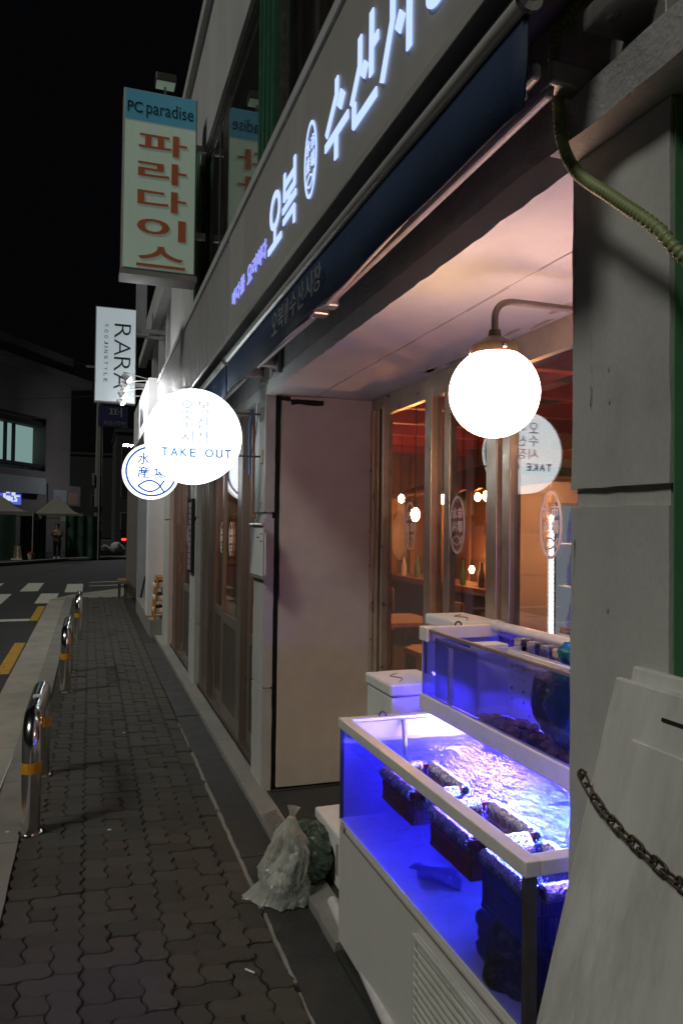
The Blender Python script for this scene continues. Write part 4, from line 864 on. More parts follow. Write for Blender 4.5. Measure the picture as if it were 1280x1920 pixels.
# ================================================================== LOWER FISH TANK
TX0, TX1, TY0, TY1 = .92, 1.62, 1.44, 2.728; ZB, ZT = .49, .872
tk = thing('lower_fish_tank', 'large glass fish tank on white cabinet glowing blue, filled with water', 'fish tank', (1.27, 2.08, .02))
def tp(mb, name, m, parent=tk, **k): return mb.build(name, M[m], parent, **k)
tp(B(TX0+.004, TX1, TY0, TY1-.002, .03, ZB-.012), 'cabinet', 'cabinet', bevel=.006)
tp(B(TX0-.001, TX0+.003, TY0+.01, TY1-.03, ZB-.03, ZB-.026), 'trim_line', 'brown_trim')
gr_ = tp(B(TX0-.004, TX0+.003, 1.50, 2.0, .08, .43), 'vent_grille', 'louver', bevel=.003)
for k in range(13):
    z = .10+k*.0245
    tp(MB().obox((TX0-.010, 1.75, z), (0, 1, 0), (1, 0, -.7), (.7, 0, 1), .235, .010, .003), 'louver', 'louver', gr_)
tp(B(TX0-.016, TX0-.003, 1.985, 2.005, .08, .43), 'grille_frame', 'louver', gr_, bevel=.004); tp(B(TX0-.016, TX0-.003, 1.50, 1.985, .415, .43), 'grille_frame', 'louver', gr_, bevel=.004)
lp = onx(643, 1552, TX0)
lg = tp(MB().lathe([(.018, 0), (.018, .004)], (TX0+.003, lp.y, lp.z), (-1, 0, 0), 24), 'round_badge', 'bracket'); tp(MB().ring((TX0-.002, lp.y, lp.z), (0, -1, 0), (0, 0, 1), .013, .013, .003, .002), 'badge_ring', 'white_frame', lg)
tp(B(TX0+.006, TX1, TY0+.004, TY1-.004, ZB-.010, ZB+.004), 'tank_floor', 'tank_floor')
tp(B(TX1-.02, TX1, TY0+.004, TY1-.006, ZB+.004, ZT-.04), 'tank_back', 'tank_back')
tp(B(TX0+.006, TX0+.012, TY0+.012, TY1-.008, ZB+.004, ZT-.03), 'front_glass', 'glass_tank'); tp(B(TX0+.013, TX1-.02, TY1-.012, TY1-.006, ZB+.004, ZT-.03), 'end_panel', 'tank_back'); tp(B(TX0+.013, TX1-.02, TY0+.004, TY0+.010, ZB+.004, ZT-.03), 'end_glass', 'glass_tank')
tp(B(TX0+.002, TX0+.030, TY0-.004, TY0+.016, ZB-.09, ZT-.036), 'corner_post', 'dark_steel', bevel=.002); tp(B(TX0+.004, TX0+.016, TY1-.013, TY1-.001, ZB, ZT-.036), 'corner_post', 'dark_steel')
tp(B(TX0+.001, TX0+.008, TY0+.03, TY1-.02, ZB-.008, ZB+.004), 'bottom_seal', 'white_frame')
# rim frame
tp(B(TX0-.004, TX0+.036, TY0-.008, TY1+.004, ZT-.036, ZT), 'rim_front', 'white_frame', bevel=.003)
tp(B(TX0+.037, TX1, TY1-.036, TY1+.004, ZT-.036, ZT-.001), 'rim_end', 'white_frame', bevel=.003); tp(B(TX0+.037, TX1, TY0-.008, TY0+.032, ZT-.036, ZT-.001), 'rim_end', 'white_frame', bevel=.003)
tp(B(TX0+.05, 1.27, TY1-.050, TY1-.037, ZT-.075, ZT-.012), 'inner_ledge', 'white_frame')
hk = onz(718, 1332, ZT+.01)
def hook(p, parent):
    pts = [(p.x-.014, p.y, p.z-.03), (p.x-.014, p.y, p.z)]+[(p.x+.014*math.cos(math.pi*(1-i/8)), p.y, p.z+.014*math.sin(math.pi*i/8)) for i in range(1, 8)]+[(p.x+.014, p.y, p.z), (p.x+.014, p.y, p.z-.03)]
    MB().tube(pts, .0032, 8).build('wire_handle', M['black'], parent, True)
hook(Vector((1.09, TY1-.02, ZT+.002)), tk)
# water surface: a gently waving sheet
WZ = .774; wm = MB(); nx, ny = 40, 76; vi = []
for i in range(nx+1):
    for j in range(ny+1):
        x = TX0+.014+(TX1-.036-TX0)*i/nx; y = TY0+.012+(TY1-.026-TY0)*j/ny
        z = WZ+.005*noise.noise(Vector((x*9, y*7, 0)))+.003*noise.noise(Vector((x*22, y*16, 4)))
        wm.v.append(Vector((x, y, z)))
for i in range(nx):
    for j in range(ny): a = i*(ny+1)+j; wm.f.append((a, a+ny+1, a+ny+2, a+1))
wo = wm.build('water_surface', M['water'], tk, 'all')
tp(B(TX0+.0135, TX1-.0215, TY0+.0115, TY1-.0135, ZB+.005, WZ-.012), 'water_body', 'murk')
# light tube tucked under the upper tank
MB().tube([(1.345, 1.50, .853), (1.345, 2.18, .853)], .010, 10).build('light_tube', M['led_white'], tk, True)
MB().tube([(1.40, 2.22, .850), (1.40, 2.66, .850)], .010, 10).build('light_tube', M['led_blue'], tk, True)
MB().tube([(1.03, 1.485, .845), (1.25, 1.485, .845)], .008, 10).build('light_tube', M['led_top'], tk, True)
MB().tube([onz(623, 1690, .04), onz(722, 1905, .04), (.90, 1.5, .04)], .022, 12).build('drain_pipe', M['pvc'], tk, True)

# floating baskets edged with foil-wrapped foam rolls
def basket(x0, x1, y0, y1, zb, m, label):
    t = thing('floating_basket', label, 'basket', ((x0+x1)/2, (y0+y1)/2, zb), 'baskets floating in the lower tank'); zt = WZ+.012
    mb = MB(); th = .004
    def wall(a, b, n, axis):
        for k in range(n):
            s0 = a+(b-a)*k/n; s1 = a+(b-a)*(k+.62)/n
            yield s0, s1
    for s0, s1 in wall(x0, x1, 16, 0):
        mb.box(s0, s1, y0, y0+th, zb, zt); mb.box(s0, s1, y1-th, y1, zb, zt)
    for s0, s1 in wall(y0, y1, 20, 1):
        mb.box(x0, x0+th, s0, s1, zb, zt); mb.box(x1-th, x1, s0, s1, zb, zt)
    mb.build('slatted_wall', M[m], t)
    B(x0, x1, y0, y1, zb-.004, zb).build('base', M[m], t)
    for z in (zb+.004, (zb+zt)/2, zt):
        r_ = MB(); q = .0015
        r_.box(x0-q, x1+q, y0-q, y0+th+q, z-.007, z+.003); r_.box(x0-q, x1+q, y1-th-q, y1+q, z-.007, z+.003); r_.box(x0-q, x0+th+q, y0-q, y1+q, z-.0072, z+.0032); r_.box(x1-th-q, x1+q, y0-q, y1+q, z-.0072, z+.0032)
        r_.build('band', M[m], t)
    rr = .021
    def roll(p, q):
        p, q = Vector(p), Vector(q); n = 14; rad = [rr*(1+.06*math.sin(i*2.1)) for i in range(n+1)]
        o = MB().tube([p.lerp(q, i/n) for i in range(n+1)], rad, 14).build('foil_roll', M['foil'], t, True)
        for e, d in ((p, (p-q)), (q, (q-p))):
            MB().lathe([(rr*.55, 0), (rr*.55, .0015)], e, d, 12).build('roll_hole', M['black'], o)
    z = WZ+.004
    roll((x0+.004, y0+.005, z), (x0+.004, y1-.005, z)); roll((x1+.004, y0+.0, z), (x1+.004, y1-.01, z)); roll((x0+.03, y0-.012, z), (x1-.03, y0-.012, z)); roll((x0+.03, y1+.012, z), (x1-.03, y1+.012, z))
    for k in range(5): lump((random.uniform(x0+.04, x1-.04), random.uniform(y0+.04, y1-.04), zb+.02), .03, .025, .016, .3, 3, 12, 8, k).build('shellfish', M['shell'], t, True)
basket(.953, 1.130, 2.115, 2.36, .692, 'red_plastic', 'red slatted basket with foil rolls afloat farthest from the leaning board')
basket(.953, 1.145, 1.745, 1.985, .688, 'red_plastic', 'red slatted basket with foil rolls afloat between the other two baskets')
basket(.953, 1.130, 1.478, 1.685, .655, 'blue_plastic', 'blue slatted basket with foil rolls afloat next to the corner post')
bb = MB(); rb_ = random.Random(11)
for k in range(150):
    u = rb_.gauss(0, .05); v = rb_.gauss(0, .06); z = ZB+.02+rb_.random()**1.4*(WZ-ZB-.03); bb.ball((1.22+u*(.3+z), 1.86+v*(.3+z), z), rb_.uniform(.0012, .0032), 6, 4)
kind(tp(bb, 'air_bubbles', 'paper', smooth=True), 'stuff')
tp(MB().tube(spline([(1.27, 1.70, ZT+.004), (1.24, 1.72, ZT-.06), (1.235, 1.80, .60), (1.22, 1.86, ZB+.015)], 8), .004, 8), 'air_hose', 'pvc', smooth=True); tp(MB().lathe([(.012, 0), (.014, .01), (.010, .026)], (1.22, 1.86, ZB+.005), n=12), 'air_stone', 'sign_metal', smooth=True)
tp(MB().tube(spline([(1.16, TY1-.06, ZT-.01), (1.15, 2.60, .70), (1.17, 2.52, .56), (1.25, 2.45, ZB+.02)], 8), .009, 10), 'water_hose', 'hose', smooth=True)
# animals and weed on the tank floor
def flatfish(c, L, ang, label):
    n = 20; mb = MB(); c = Vector(c); d = Vector((math.cos(ang), math.sin(ang), 0)); e = Vector((-d.y, d.x, 0))
    rings = []
    for i in range(n+1):
        s = i/n; w = .27*L*math.sin(math.pi*min(1, s*1.08))**.7 if s < .86 else L*(.06+.55*(s-.86)); h = .045*L*math.sin(math.pi*min(s*1.05, 1))+.004
        rings.append(len(mb.v))
        for k in range(12):
            a = 2*math.pi*k/12; mb.v.append(c+d*(L*(s-.5))+e*(w*math.cos(a))+Vector((0, 0, max(0, h+h*math.sin(a))+.015*math.sin(s*6)*abs(math.cos(a)))))
    for a, b in zip(rings, rings[1:]):
        for k in range(12): mb.f.append((a+k, a+(k+1) % 12, b+(k+1) % 12, b+k))
    t = thing('flatfish', label, 'fish', c); b = mb.build('body', M['fish'], t, 'all')
    for s in (-.02, .02): MB().ball(c-d*(L*.38)+e*s+Vector((0, 0, .035)), .006, 8, 6).build('eye', M['paper'], t)
flatfish((1.06, 2.16, ZB+.006), .21, 1.85, 'dark flatfish resting on the pale floor of the lower tank')
for k, (x, y, sx, sy, sz) in enumerate(((1.04, 1.72, .075, .07, .06), (1.00, 1.60, .07, .08, .075), (1.10, 1.60, .07, .07, .06), (1.18, 1.68, .06, .08, .05), (1.02, 1.50, .07, .045, .06))):
    o = lump((x, y, ZB+.005+sz*.85), sx, sy, sz, .45, 3.5, 28, 18, k+5).build('sea_squirt', M['kelp'], None, 'all')
    tag(o, 'dark knobbly sea creature heaped on the lower tank floor by the corner post', 'sea creature', 'dark sea creatures in the lower tank')

# ================================================================== UPPER FISH TANK
VX0, VX1, VY0, VY1 = 1.28, 1.64, 1.46, 2.775; VB, VT = .874, 1.20
ut = thing('upper_fish_tank', 'smaller glass fish tank standing on the back of the lower one', 'fish tank', (1.46, 2.1, .874))
def up(mb, name, m, parent=ut, **k): return mb.build(name, M[m], parent, **k)
up(B(VX0-.006, VX0+.022, VY0, VY1, VB, VB+.062), 'bottom_rail', 'white_frame', bevel=.003); up(B(VX0+.023, VX1, VY0, VY1-.002, VB+.002, VB+.03), 'base', 'white_frame')
up(B(VX0+.023, VX1-.004, VY0, VY1-.008, VB+.031, VB+.045), 'tank_floor', 'room_dark')
up(B(VX0+.004, VX0+.010, VY0, VY1-.01, VB+.062, VT-.012), 'front_glass', 'glass_tank'); up(B(VX0+.011, VX1-.012, VY1-.014, VY1-.008, VB+.05, VT-.02), 'end_glass', 'glass_tank'); up(B(VX1-.010, VX1-.004, VY0, VY1-.01, VB+.05, VT-.02), 'back_glass', 'glass_tank')
up(B(VX0+.001, VX0+.013, VY0, VY1-.07, VT-.012, VT), 'front_edge', 'brown_trim', bevel=.002)
up(B(VX0-.006, VX0+.03, VY1-.068, VY1+.006, VT-.05, VT+.006), 'corner_cap', 'white_frame', bevel=.003)
up(B(VX0+.031, VX1, VY1-.034, VY1+.006, VT-.045, VT+.004), 'rim_end', 'white_frame', bevel=.003); up(B(VX1-.03, VX1, VY0, VY1-.035, VT-.04, VT+.003), 'rim_back', 'white_frame', bevel=.003)
up(B(VX0+.004, VX0+.012, VY1-.010, VY1-.002, VB, VT-.05), 'corner_post', 'white_frame')
hook(Vector((1.44, VY1-.015, VT+.006)), ut)
up(B(VX0+.05, VX0+.056, 2.40, VY1-.03, VB+.05, VT-.04), 'filter_panel', 'acrylic'); up(B(VX0+.056, VX1-.03, 2.40, 2.406, VB+.05, VT-.03), 'filter_panel', 'acrylic')
up(MB().tube([(VX0+.045, 2.60, VB+.05), (VX0+.045, 2.60, VT-.06)], .012, 12), 'filter_pipe', 'white_frame', smooth=True)
up(B(VX0+.175, VX0+.180, VY0, 2.398, VB+.05, VT-.03), 'perforated_panel', 'perforated')
up(B(VX0+.10, VX0+.22, 2.47, 2.55, VT-.055, VT-.03), 'float_block', 'foam', bevel=.003)
up(MB().tube([(VX1-.05, VY1-.06, VT+.004), (VX1-.05, 1.5, VT+.004)], .022, 16), 'return_pipe', 'pvc', smooth=True); up(MB().tube([(VX1-.05, VY1-.10, VT+.004), (VX1-.05, VY1-.06, VT+.004)], .027, 16), 'pipe_collar', 'pvc', smooth=True)
for k in range(4): up(B(VX1-.13, VX1-.075, 2.40-k*.085, 2.45-k*.085, VT-.05, VT-.004), 'pipe_clip', 'steel_dull', bevel=.003)
up(B(VX1-.20, VX1-.19, 1.9, 2.38, VT-.075, VT-.035), 'spray_bar', 'white_frame')
wm = MB(); nx, ny = 14, 50
for i in range(nx+1):
    for j in range(ny+1):
        x = VX0+.012+(VX1-.026-VX0)*i/nx; y = VY0+(VY1-.02-VY0)*j/ny
        wm.v.append(Vector((x, y, VT-.05+.003*noise.noise(Vector((x*14, y*10, 7))))))
for i in range(nx):
    for j in range(ny): a = i*(ny+1)+j; wm.f.append((a, a+ny+1, a+ny+2, a+1))
wm.build('water_surface', glass('upper_water', (0.75, 0.8, 0.98), .06, .8, .03, bump=.5, bscale=26), ut, 'all')
MB().tube([(1.47, 1.52, VT+.03), (1.47, 1.96, VT+.03)], .011, 10).build('light_tube', M['led_top'], ut, True)
MB().tube([(1.505, 1.50, .985), (1.505, 2.36, .985)], .009, 8).build('light_tube', M['led_added'], ut, True)  # added tube, out of sight, makes the perforated panel glow
up(B(1.475, 1.535, 1.48, 2.385, 1.002, 1.006), 'added_light_shield', 'white_frame'); up(B(1.37, 1.43, 2.42, 2.74, 1.002, 1.006), 'added_light_shield', 'white_frame')  # added unseen strips, keep the tubes' light off side wall and soffit
MB().tube([(1.40, 2.44, .985), (1.40, 2.72, .985)], .009, 8).build('light_tube', M['led_added'], ut, True)  # second added tube, hidden behind the filter panel to light it
MB().tube(spline([(VX0-.012, 1.70, VT-.02), (VX0-.014, 1.695, 1.05), (VX0-.012, 1.70, .93), (VX0-.02, 1.695, .82)], 6), .004, 8).build('air_line', M['paper'], ut, True)
tag(lump((1.405, 2.06, 1.05), .045, .085, .11, .25, 2.5, 24, 16, 3).build('mesh_bag', M['kelp'], None, 'all'), 'black mesh bag of shellfish hanging in the upper tank', 'bag')
nt = lump((1.36, 1.88, 1.07), .055, .10, .12, .3, 3, 30, 18, 9).build('hand_net', M['teal_net'], None, 'all'); tag(nt, 'teal hand net sunk in the upper tank before the black mesh bag', 'net')
nt2 = lump((1.42, 1.84, 1.235), .10, .12, .04, .35, 3.5, 30, 14, 4).build('net_bag', M['teal_net'], None, 'all'); tag(nt2, 'teal net bag bulging over the top of the upper tank', 'net')
tag(MB().box(1.36, 1.40, 1.90, 1.99, 1.205, 1.235).build('sponge', M['cream'], None, bevel=.006), 'yellowish sponge block lying on the teal net bag', 'sponge')
for k in range(26):
    x = random.uniform(VX0+.04, VX0+.15); y = random.uniform(1.75, 2.36)
    o = lump((x, y, VB+.045+.016), random.uniform(.018, .03), random.uniform(.018, .03), .018, .4, 3, 12, 8, k).build('sea_snail', M['shell'], None, True)
    tag(o, 'brown sea snail on the floor of the upper tank', 'shellfish', 'sea snails in the upper tank')

# ================================================================== STYROFOAM BOXES
def foam_box(x0, x1, y0, y1, z0, z1, label, lid=True, slot=False):
    t = thing('styrofoam_box', label, 'box', ((x0+x1)/2, (y0+y1)/2, z0), 'styrofoam boxes by the tanks'); zl = z1-.05 if lid else z1
    MB().rough(x0+.008, x1-.008, y0+.008, y1-.008, z0, zl-.002, .05, .0015).build('body', M['foam'], t, bevel=.008)
    if lid:
        o = MB().rough(x0, x1, y0, y1, zl, z1, .05, .002).build('lid', M['foam'], t, bevel=.010)
        MB().tube(spline([(x0+.06, y0+.05, z1+.002), (x0+.1, y0+.12, z1+.003), (x0+.07, y0+.18, z1+.002), (x0+.12, y0+.22, z1+.003)], 5), .002, 5).build('string', M['brown_trim'], o)
    if slot: B(x0+.004, x0+.012, (y0+y1)/2-.03, (y0+y1)/2-.01, z0+.06, z1-.05).build('grip_slot', M['sign_metal'], t)
    return t
foam_box(1.19, 1.45, 2.87, 3.18, .63, .95, 'styrofoam box with taped lid on top of another beside the upper tank')
foam_box(1.185, 1.452, 2.865, 3.185, .30, .628, 'lower styrofoam box of the stack beside the upper tank'); foam_box(1.188, 1.45, 2.868, 3.183, .012, .298, 'bottom styrofoam box of the stack beside the upper tank')
foam_box(1.465, 1.665, 2.80, 3.14, .90, 1.212, 'styrofoam box against the window, topmost of its stack'); foam_box(1.462, 1.667, 2.80, 3.145, .60, .898, 'styrofoam box under the topmost one against the window'); foam_box(1.462, 1.667, 2.80, 3.145, .012, .598, 'tall styrofoam box at the bottom of the window stack')
foam_box(1.05, 1.18, 2.85, 3.47, .014, .258, 'long low styrofoam box on the ground behind the plastic bag', slot=True)

# ================================================================== BAG AND TUB
tag(lump((.965, 3.30, .115), .125, .17, .125, .22, 3, 36, 22, 6).build('green_sack', M['green_tub'], None, False), 'dark green glossy plastic sack slumped behind the white plastic bag', 'sack')
bagm = MB(); nseg, nr = 110, 64; bc0 = Vector((.825, 3.17, .006))
for j in range(nr+1):
    s = j/nr; z = .315*s
    r = (.115*(1-.1*s) if s < .45 else .115*(.955-.85*((s-.45)/.55)**1.25))
    for k in range(nseg):
        a = 2*math.pi*k/nseg
        fold = 1+.10*math.sin(a*4+s*3)*(.25+s)+.05*math.sin(a*9-s*5)*(.2+s*.9)+.16*noise.noise(Vector((math.cos(a)*1.6, math.sin(a)*1.6, s*3)))
        p = Vector((math.cos(a)*r*fold*.92, math.sin(a)*r*fold*1.1, z))
        p.x += .04*s+.02*noise.noise(Vector((s*4, 1, 0))); p.y += .05*s
        if s < .12: p.x -= .07*(1-s/.12)*max(0, math.cos(a+math.pi+.5))**3
        q3 = Vector((math.cos(a)*2.4, math.sin(a)*2.4, s*3.2)); cr3 = abs(noise.noise(q3))*.8+abs(noise.noise(q3*2.3+Vector((5, 0, 0))))*.45+abs(noise.noise(q3*5.1))*.25
        p += (p-Vector((.02, .02, p.z))).normalized()*(.014-.036*cr3)*min(1, 2.5*(1.02-s)); bagm.v.append(bc0+p)
for j in range(nr):
    for k in range(nseg): a = j*nseg+k; b = j*nseg+(k+1) % nseg; bagm.f.append((a, b, b+nseg, a+nseg))
bagm.f.append(tuple(reversed(range(nseg)))); bagm.f.append(tuple(nr*nseg+k for k in range(nseg)))
bg_ = thing('plastic_bag', 'crumpled thin white plastic bag of rubbish standing on the pavement beside the tank', 'bag', (.83, 3.19, .006))
bagm.build('film', M['bag'], bg_, True)
for k, (x, y, z, r_, m_) in enumerate(((.80, 3.15, .07, .045, 'paper'), (.87, 3.19, .06, .045, 'green_tub'), (.82, 3.23, .08, .05, 'cream'), (.84, 3.18, .14, .04, 'fabric_pale'))): lump((x, y, z), r_, r_, r_*.9, .4, 3, 16, 12, k+30).build('contents', M[m_], bg_, True)
MB().lathe([(.012, 0), (.02, .012), (.012, .022), (.018, .04), (.03, .06)], (bc0.x+.045, bc0.y+.055, .30), (.2, .1, 1), 14, False).build('knot', M['bag'], bg_, True)
tag(MB().quad((.90, 3.32, .041), (1.00, 3.36, .041), (1.00, 4.05, .042), (.91, 4.0, .042)).build('clear_tape', M['tape']), 'strip of shiny clear plastic tape on the sill slab', 'tape')
bpy.data.objects['clear_tape'].modifiers.new('t', 'SOLIDIFY').thickness = .001

# ================================================================== LEANING BOARDS AND CHAIN
def lean_board(y0, y1, xt, zt, xb, zb, th, label, panel=True):
    t = thing('leaning_board', label, 'board', ((xt+xb)/2, (y0+y1)/2, zb)); dn = Vector((xb-xt, 0, zb-zt)); L = dn.length; dn.normalize(); nrm = Vector((dn.z, 0, -dn.x)); 
    if nrm.x > 0: nrm = -nrm
    c = Vector(((xt+xb)/2, (y0+y1)/2, (zt+zb)/2))-nrm*(th/2)
    MB().obox(c, (0, 1, 0), dn, nrm, (y1-y0)/2, L/2, th/2).build('sheet', M['board'], t, bevel=.006)
    if panel:
        pc = c+nrm*(th/2+.003); MB().obox(pc+dn*.03, (0, 1, 0), dn, nrm, (y1-y0)/2-.085, L/2-.07, .003).build('raised_panel', M['board'], t, bevel=.0025)
        MB().obox(c-dn*(L/2-.05)+nrm*(th/2+.001)+Vector((0, (y1-y0)/2-.17, 0)), (0, 1, 0), dn, nrm, .03, .003, .0015).build('slot', M['black'], t)
    return t, dn, nrm
bt, bdn, bnr = lean_board(.20, 1.187, .952, 1.325, .595, .03, .045, 'white board leaning on the right pilaster with a chain across it')
lean_board(.25, 1.178, .985, 1.345, .70, .04, .025, 'second white board standing right behind the chained one', False)
ch = thing('chain', 'rusty steel chain hanging slack across the white leaning board', 'chain', (.85, .9, 1.1))
def brd(y, z):  # point just in front of the board's face
    s = (1.325-z)/(1.325-.03); return Vector((.952+(.595-.952)*s, y, z))+bnr*.016
ctrl = spline([brd(1.188, 1.132), brd(1.15, 1.110), brd(1.08, 1.086), brd(1.0, 1.070), brd(.92, 1.058), brd(.8, 1.052), brd(.6, 1.06), brd(.25, 1.13)], 12)
Ls = [0]
for a, b in zip(ctrl, ctrl[1:]): Ls.append(Ls[-1]+(b-a).length)
def at(s):
    for i in range(len(ctrl)-1):
        if Ls[i+1] >= s: k = (s-Ls[i])/(Ls[i+1]-Ls[i]); return ctrl[i].lerp(ctrl[i+1], k), (ctrl[i+1]-ctrl[i]).normalized()
    return ctrl[-1], (ctrl[-1]-ctrl[-2]).normalized()
pitch = .0285; s = 0; k = 0
while s < Ls[-1]:
    p, t = at(s); a = bnr if k % 2 else t.cross(bnr).normalized()
    a = (a-t*a.dot(t)).normalized()
    pts = []
    for q in range(16):
        an = 2*math.pi*q/16; pts.append(p+t*((.0105 if math.cos(an) > 0 else -.0105)+.0075*math.cos(an))+a*(.0088*math.sin(an)))
    MB().tube(pts, .0025, 7, closed=True).build('link', M['rust'], ch, 'all'); s += pitch; k += 1
MB().tube([brd(1.192, 1.128)+Vector((.004, .010, .012)), brd(1.192, 1.130), brd(1.186, 1.145)], .003, 8).build('hook', M['rust'], ch, True)

# ================================================================== CLIPBOARD, MENU BOARD
cb = thing('clipboard', 'clipboard of price sheets in a clear sleeve hung on the pilaster', 'clipboard', (.98, 4.55, 1.2))
ya, yb = onx(497, 1000, .975).y, onx(470, 1000, .975).y; za, zb = onx(482, 1084, .975).z, onx(482, 980, .975).z
B(.975, .982, ya+.03, yb, za, zb).build('backing', M['sign_metal'], cb); B(.971, .9745, ya+.04, yb-.01, za+.02, zb-.03).build('sheet', M['paper'], cb); B(.978, .983, ya-.0, ya+.026, za+.03, zb-.06).build('side_sheet', M['paper'], cb)
MB().tube([(.965, ya+.06, zb-.01), (.965, yb-.04, zb-.01)], .009, 8).build('clip', M['steel_dull'], cb, True)
for k in range(3): B(.9695, .9708, ya+.06+(k % 2)*.08, ya+.12+(k % 2)*.1, zb-.07-k*.022, zb-.064-k*.022).build('written_line', M['letter_dark'], cb)
MB().tube([(.972, (ya+yb)/2, zb), (.985, (ya+yb)/2+.01, zb+.09), (.998, (ya+yb)/2, zb+.13)], .002, 6).build('hanging_string', M['dark_steel'], cb)
mbn = thing('menu_board', 'narrow dark framed menu board hung on the pilaster between the doors', 'menu board', (.97, 7.7, 1.2))
ya, yb = 7.55, 7.85; za, zb = onx(360, 1075, .97).z, onx(360, 935, .97).z
B(.965, .995, ya, yb, za, zb).build('frame', M['black'], mbn, bevel=.004)
for k in range(12): B(.961, .9645, ya+.04, yb-.04, za+.03+(zb-za-.06)*k/12, za+.03+(zb-za-.06)*(k+.85)/12).build('menu_strip', M['grey_paint'], mbn)
cbx = thing('door_cable', 'blue capped cable and thin wires hanging by the door head', 'cable', (1.0, 5.1, 2.2))
MB().tube(spline([(1.035, 5.02, 2.40), (1.02, 5.03, 2.25), (1.025, 5.02, 1.95)], 5), .012, 8).build('blue_tube', M['ink_blue'] if False else M['blue_plastic'], cbx, True); MB().tube(spline([(.995, 4.62, 2.38), (.99, 4.66, 2.2), (1.01, 4.9, 2.08), (1.03, 5.05, 2.02)], 6), .003, 6).build('wire', M['black'], cbx)

# ================================================================== BOLLARDS
def bollard(y0, y1, x, label):
    t = thing('hoop_bollard', label, 'bollard', (x, (y0+y1)/2, 0)); r = .049; h = .575; rb = .16
    pts = [(x, y0, 0), (x, y0, h-rb)]+arc((x, y0, h-rb), (x, y0, h), (x, y0+rb, h), 10)[1:]+arc((x, y1-rb, h), (x, y1, h), (x, y1, h-rb), 10)+[(x, y1, 0)]
    MB().tube(pts, r, 28).build('steel_hoop', M['steel'], t, True)
    for y in (y0, y1):
        MB().lathe([(r+.0015, .315), (r+.0015, .37)], (x, y, 0), n=28).build('reflective_band', M['amber'], t, True)
        MB().lathe([(r+.012, .0), (r+.010, .008), (r+.001, .010)], (x, y, .001), n=28).build('base_collar', M['steel_dull'], t, True)
    return t
bollard(4.20, 5.14, -.262, 'polished hoop bollard with amber bands, paper sticker on its top rail')
B(-.285, -.24, 4.55, 4.62, .621, .627).build('sticker', M['paper'], bpy.data.objects['hoop_bollard'])
bollard(7.62, 8.62, -.19, 'middle polished hoop bollard with amber bands along the kerb')
bollard(11.0, 11.8, -.125, 'polished hoop bollard with amber bands closest to the crosswalk')

# ================================================================== PROJECTING SIGNS
def proj_sign(name, label, P4, Y, th, face_m, parts):
    (tl, tr, br, bl) = [ony(*p, Y) for p in P4]
    x0 = (tl.x+bl.x)/2; x1 = (tr.x+br.x)/2; z1 = (tl.z+tr.z)/2; z0 = (bl.z+br.z)/2
    t = thing(name, label, 'sign', ((x0+x1)/2, Y, z0))
    B(x0, x1, Y+.012, Y+th, z0, z1).build('box', M['sign_metal'], t, bevel=.006); B(x0+.015, x1-.015, Y+.0, Y+.011, z0+.02, z1-.015).build('face', M[face_m], t)
    return t, x0, x1, z0, z1
t, x0, x1, z0, z1 = proj_sign('vertical_box_sign', 'tall pale green box sign with red lettering under a blue band', ((238, 165), (375, 185), (362, 516), (222, 503)), 7.5, .28, 'pc_face', None)
w = x1-x0; h = z1-z0; Yf = 7.5-.002
B(x0+.016, x1-.016, Yf-.004, Yf+.001, z1-.175*h, z1-.016).build('blue_band', M['pc_blue'], t)
MB().text('PC', (x0+.05*w, Yf-.006, z1-.135*h), UX_, VZ, .2*w, .06*h, .003, .012).build('letter', M['navy_ink'], t); MB().text('paradise', (x0+.30*w, Yf-.006, z1-.155*h), UX_, VZ, .64*w, .095*h, .003).build('letter', M['navy_ink'], t)
for k, chh in enumerate('파라다이스'):
    MB().text(chh, (x0+.2*w, Yf-.004, z1-(.35+k*.157)*h), UX_, VZ, .66*w, .118*h, .003, .018).build('letter', M['letter_red'], t)
B(x0-.01, x1+.02, 7.5+.0, 7.5+.285, z0-.05, z0-.001).build('bottom_frame', M['sign_metal'], t)
for dz in (.25, .75): B(x1, 1.06, 7.58, 7.64, z0+h*dz-.03, z0+h*dz+.03).build('bracket', M['sign_metal'], t)
flp = ony(312, 142, 7.5)
fl = thing('floodlight', 'unlit floodlight on a stalk above the pale green box sign', 'floodlight', (flp.x, 7.6, z1))
MB().tube([(flp.x, 7.62, z1+.001), (flp.x, 7.60, flp.z-.05)], .012, 8).build('stalk', M['sign_metal'], fl); B(flp.x-.10, flp.x+.10, 7.5, 7.66, flp.z-.05, flp.z+.03).build('housing', M['dark_steel'], fl, bevel=.01); B(flp.x-.09, flp.x+.09, 7.51, 7.65, flp.z-.062, flp.z-.051).build('lens', M['pc_face'], fl)
t, x0, x1, z0, z1 = proj_sign('white_box_sign', 'white box sign with thin black sideways lettering beyond the disc signs', ((183, 575), (258, 579), (253, 757), (174, 752)), 13.0, .2, 'rara_face', None)
w = x1-x0; h = z1-z0; Yf = 13-.003
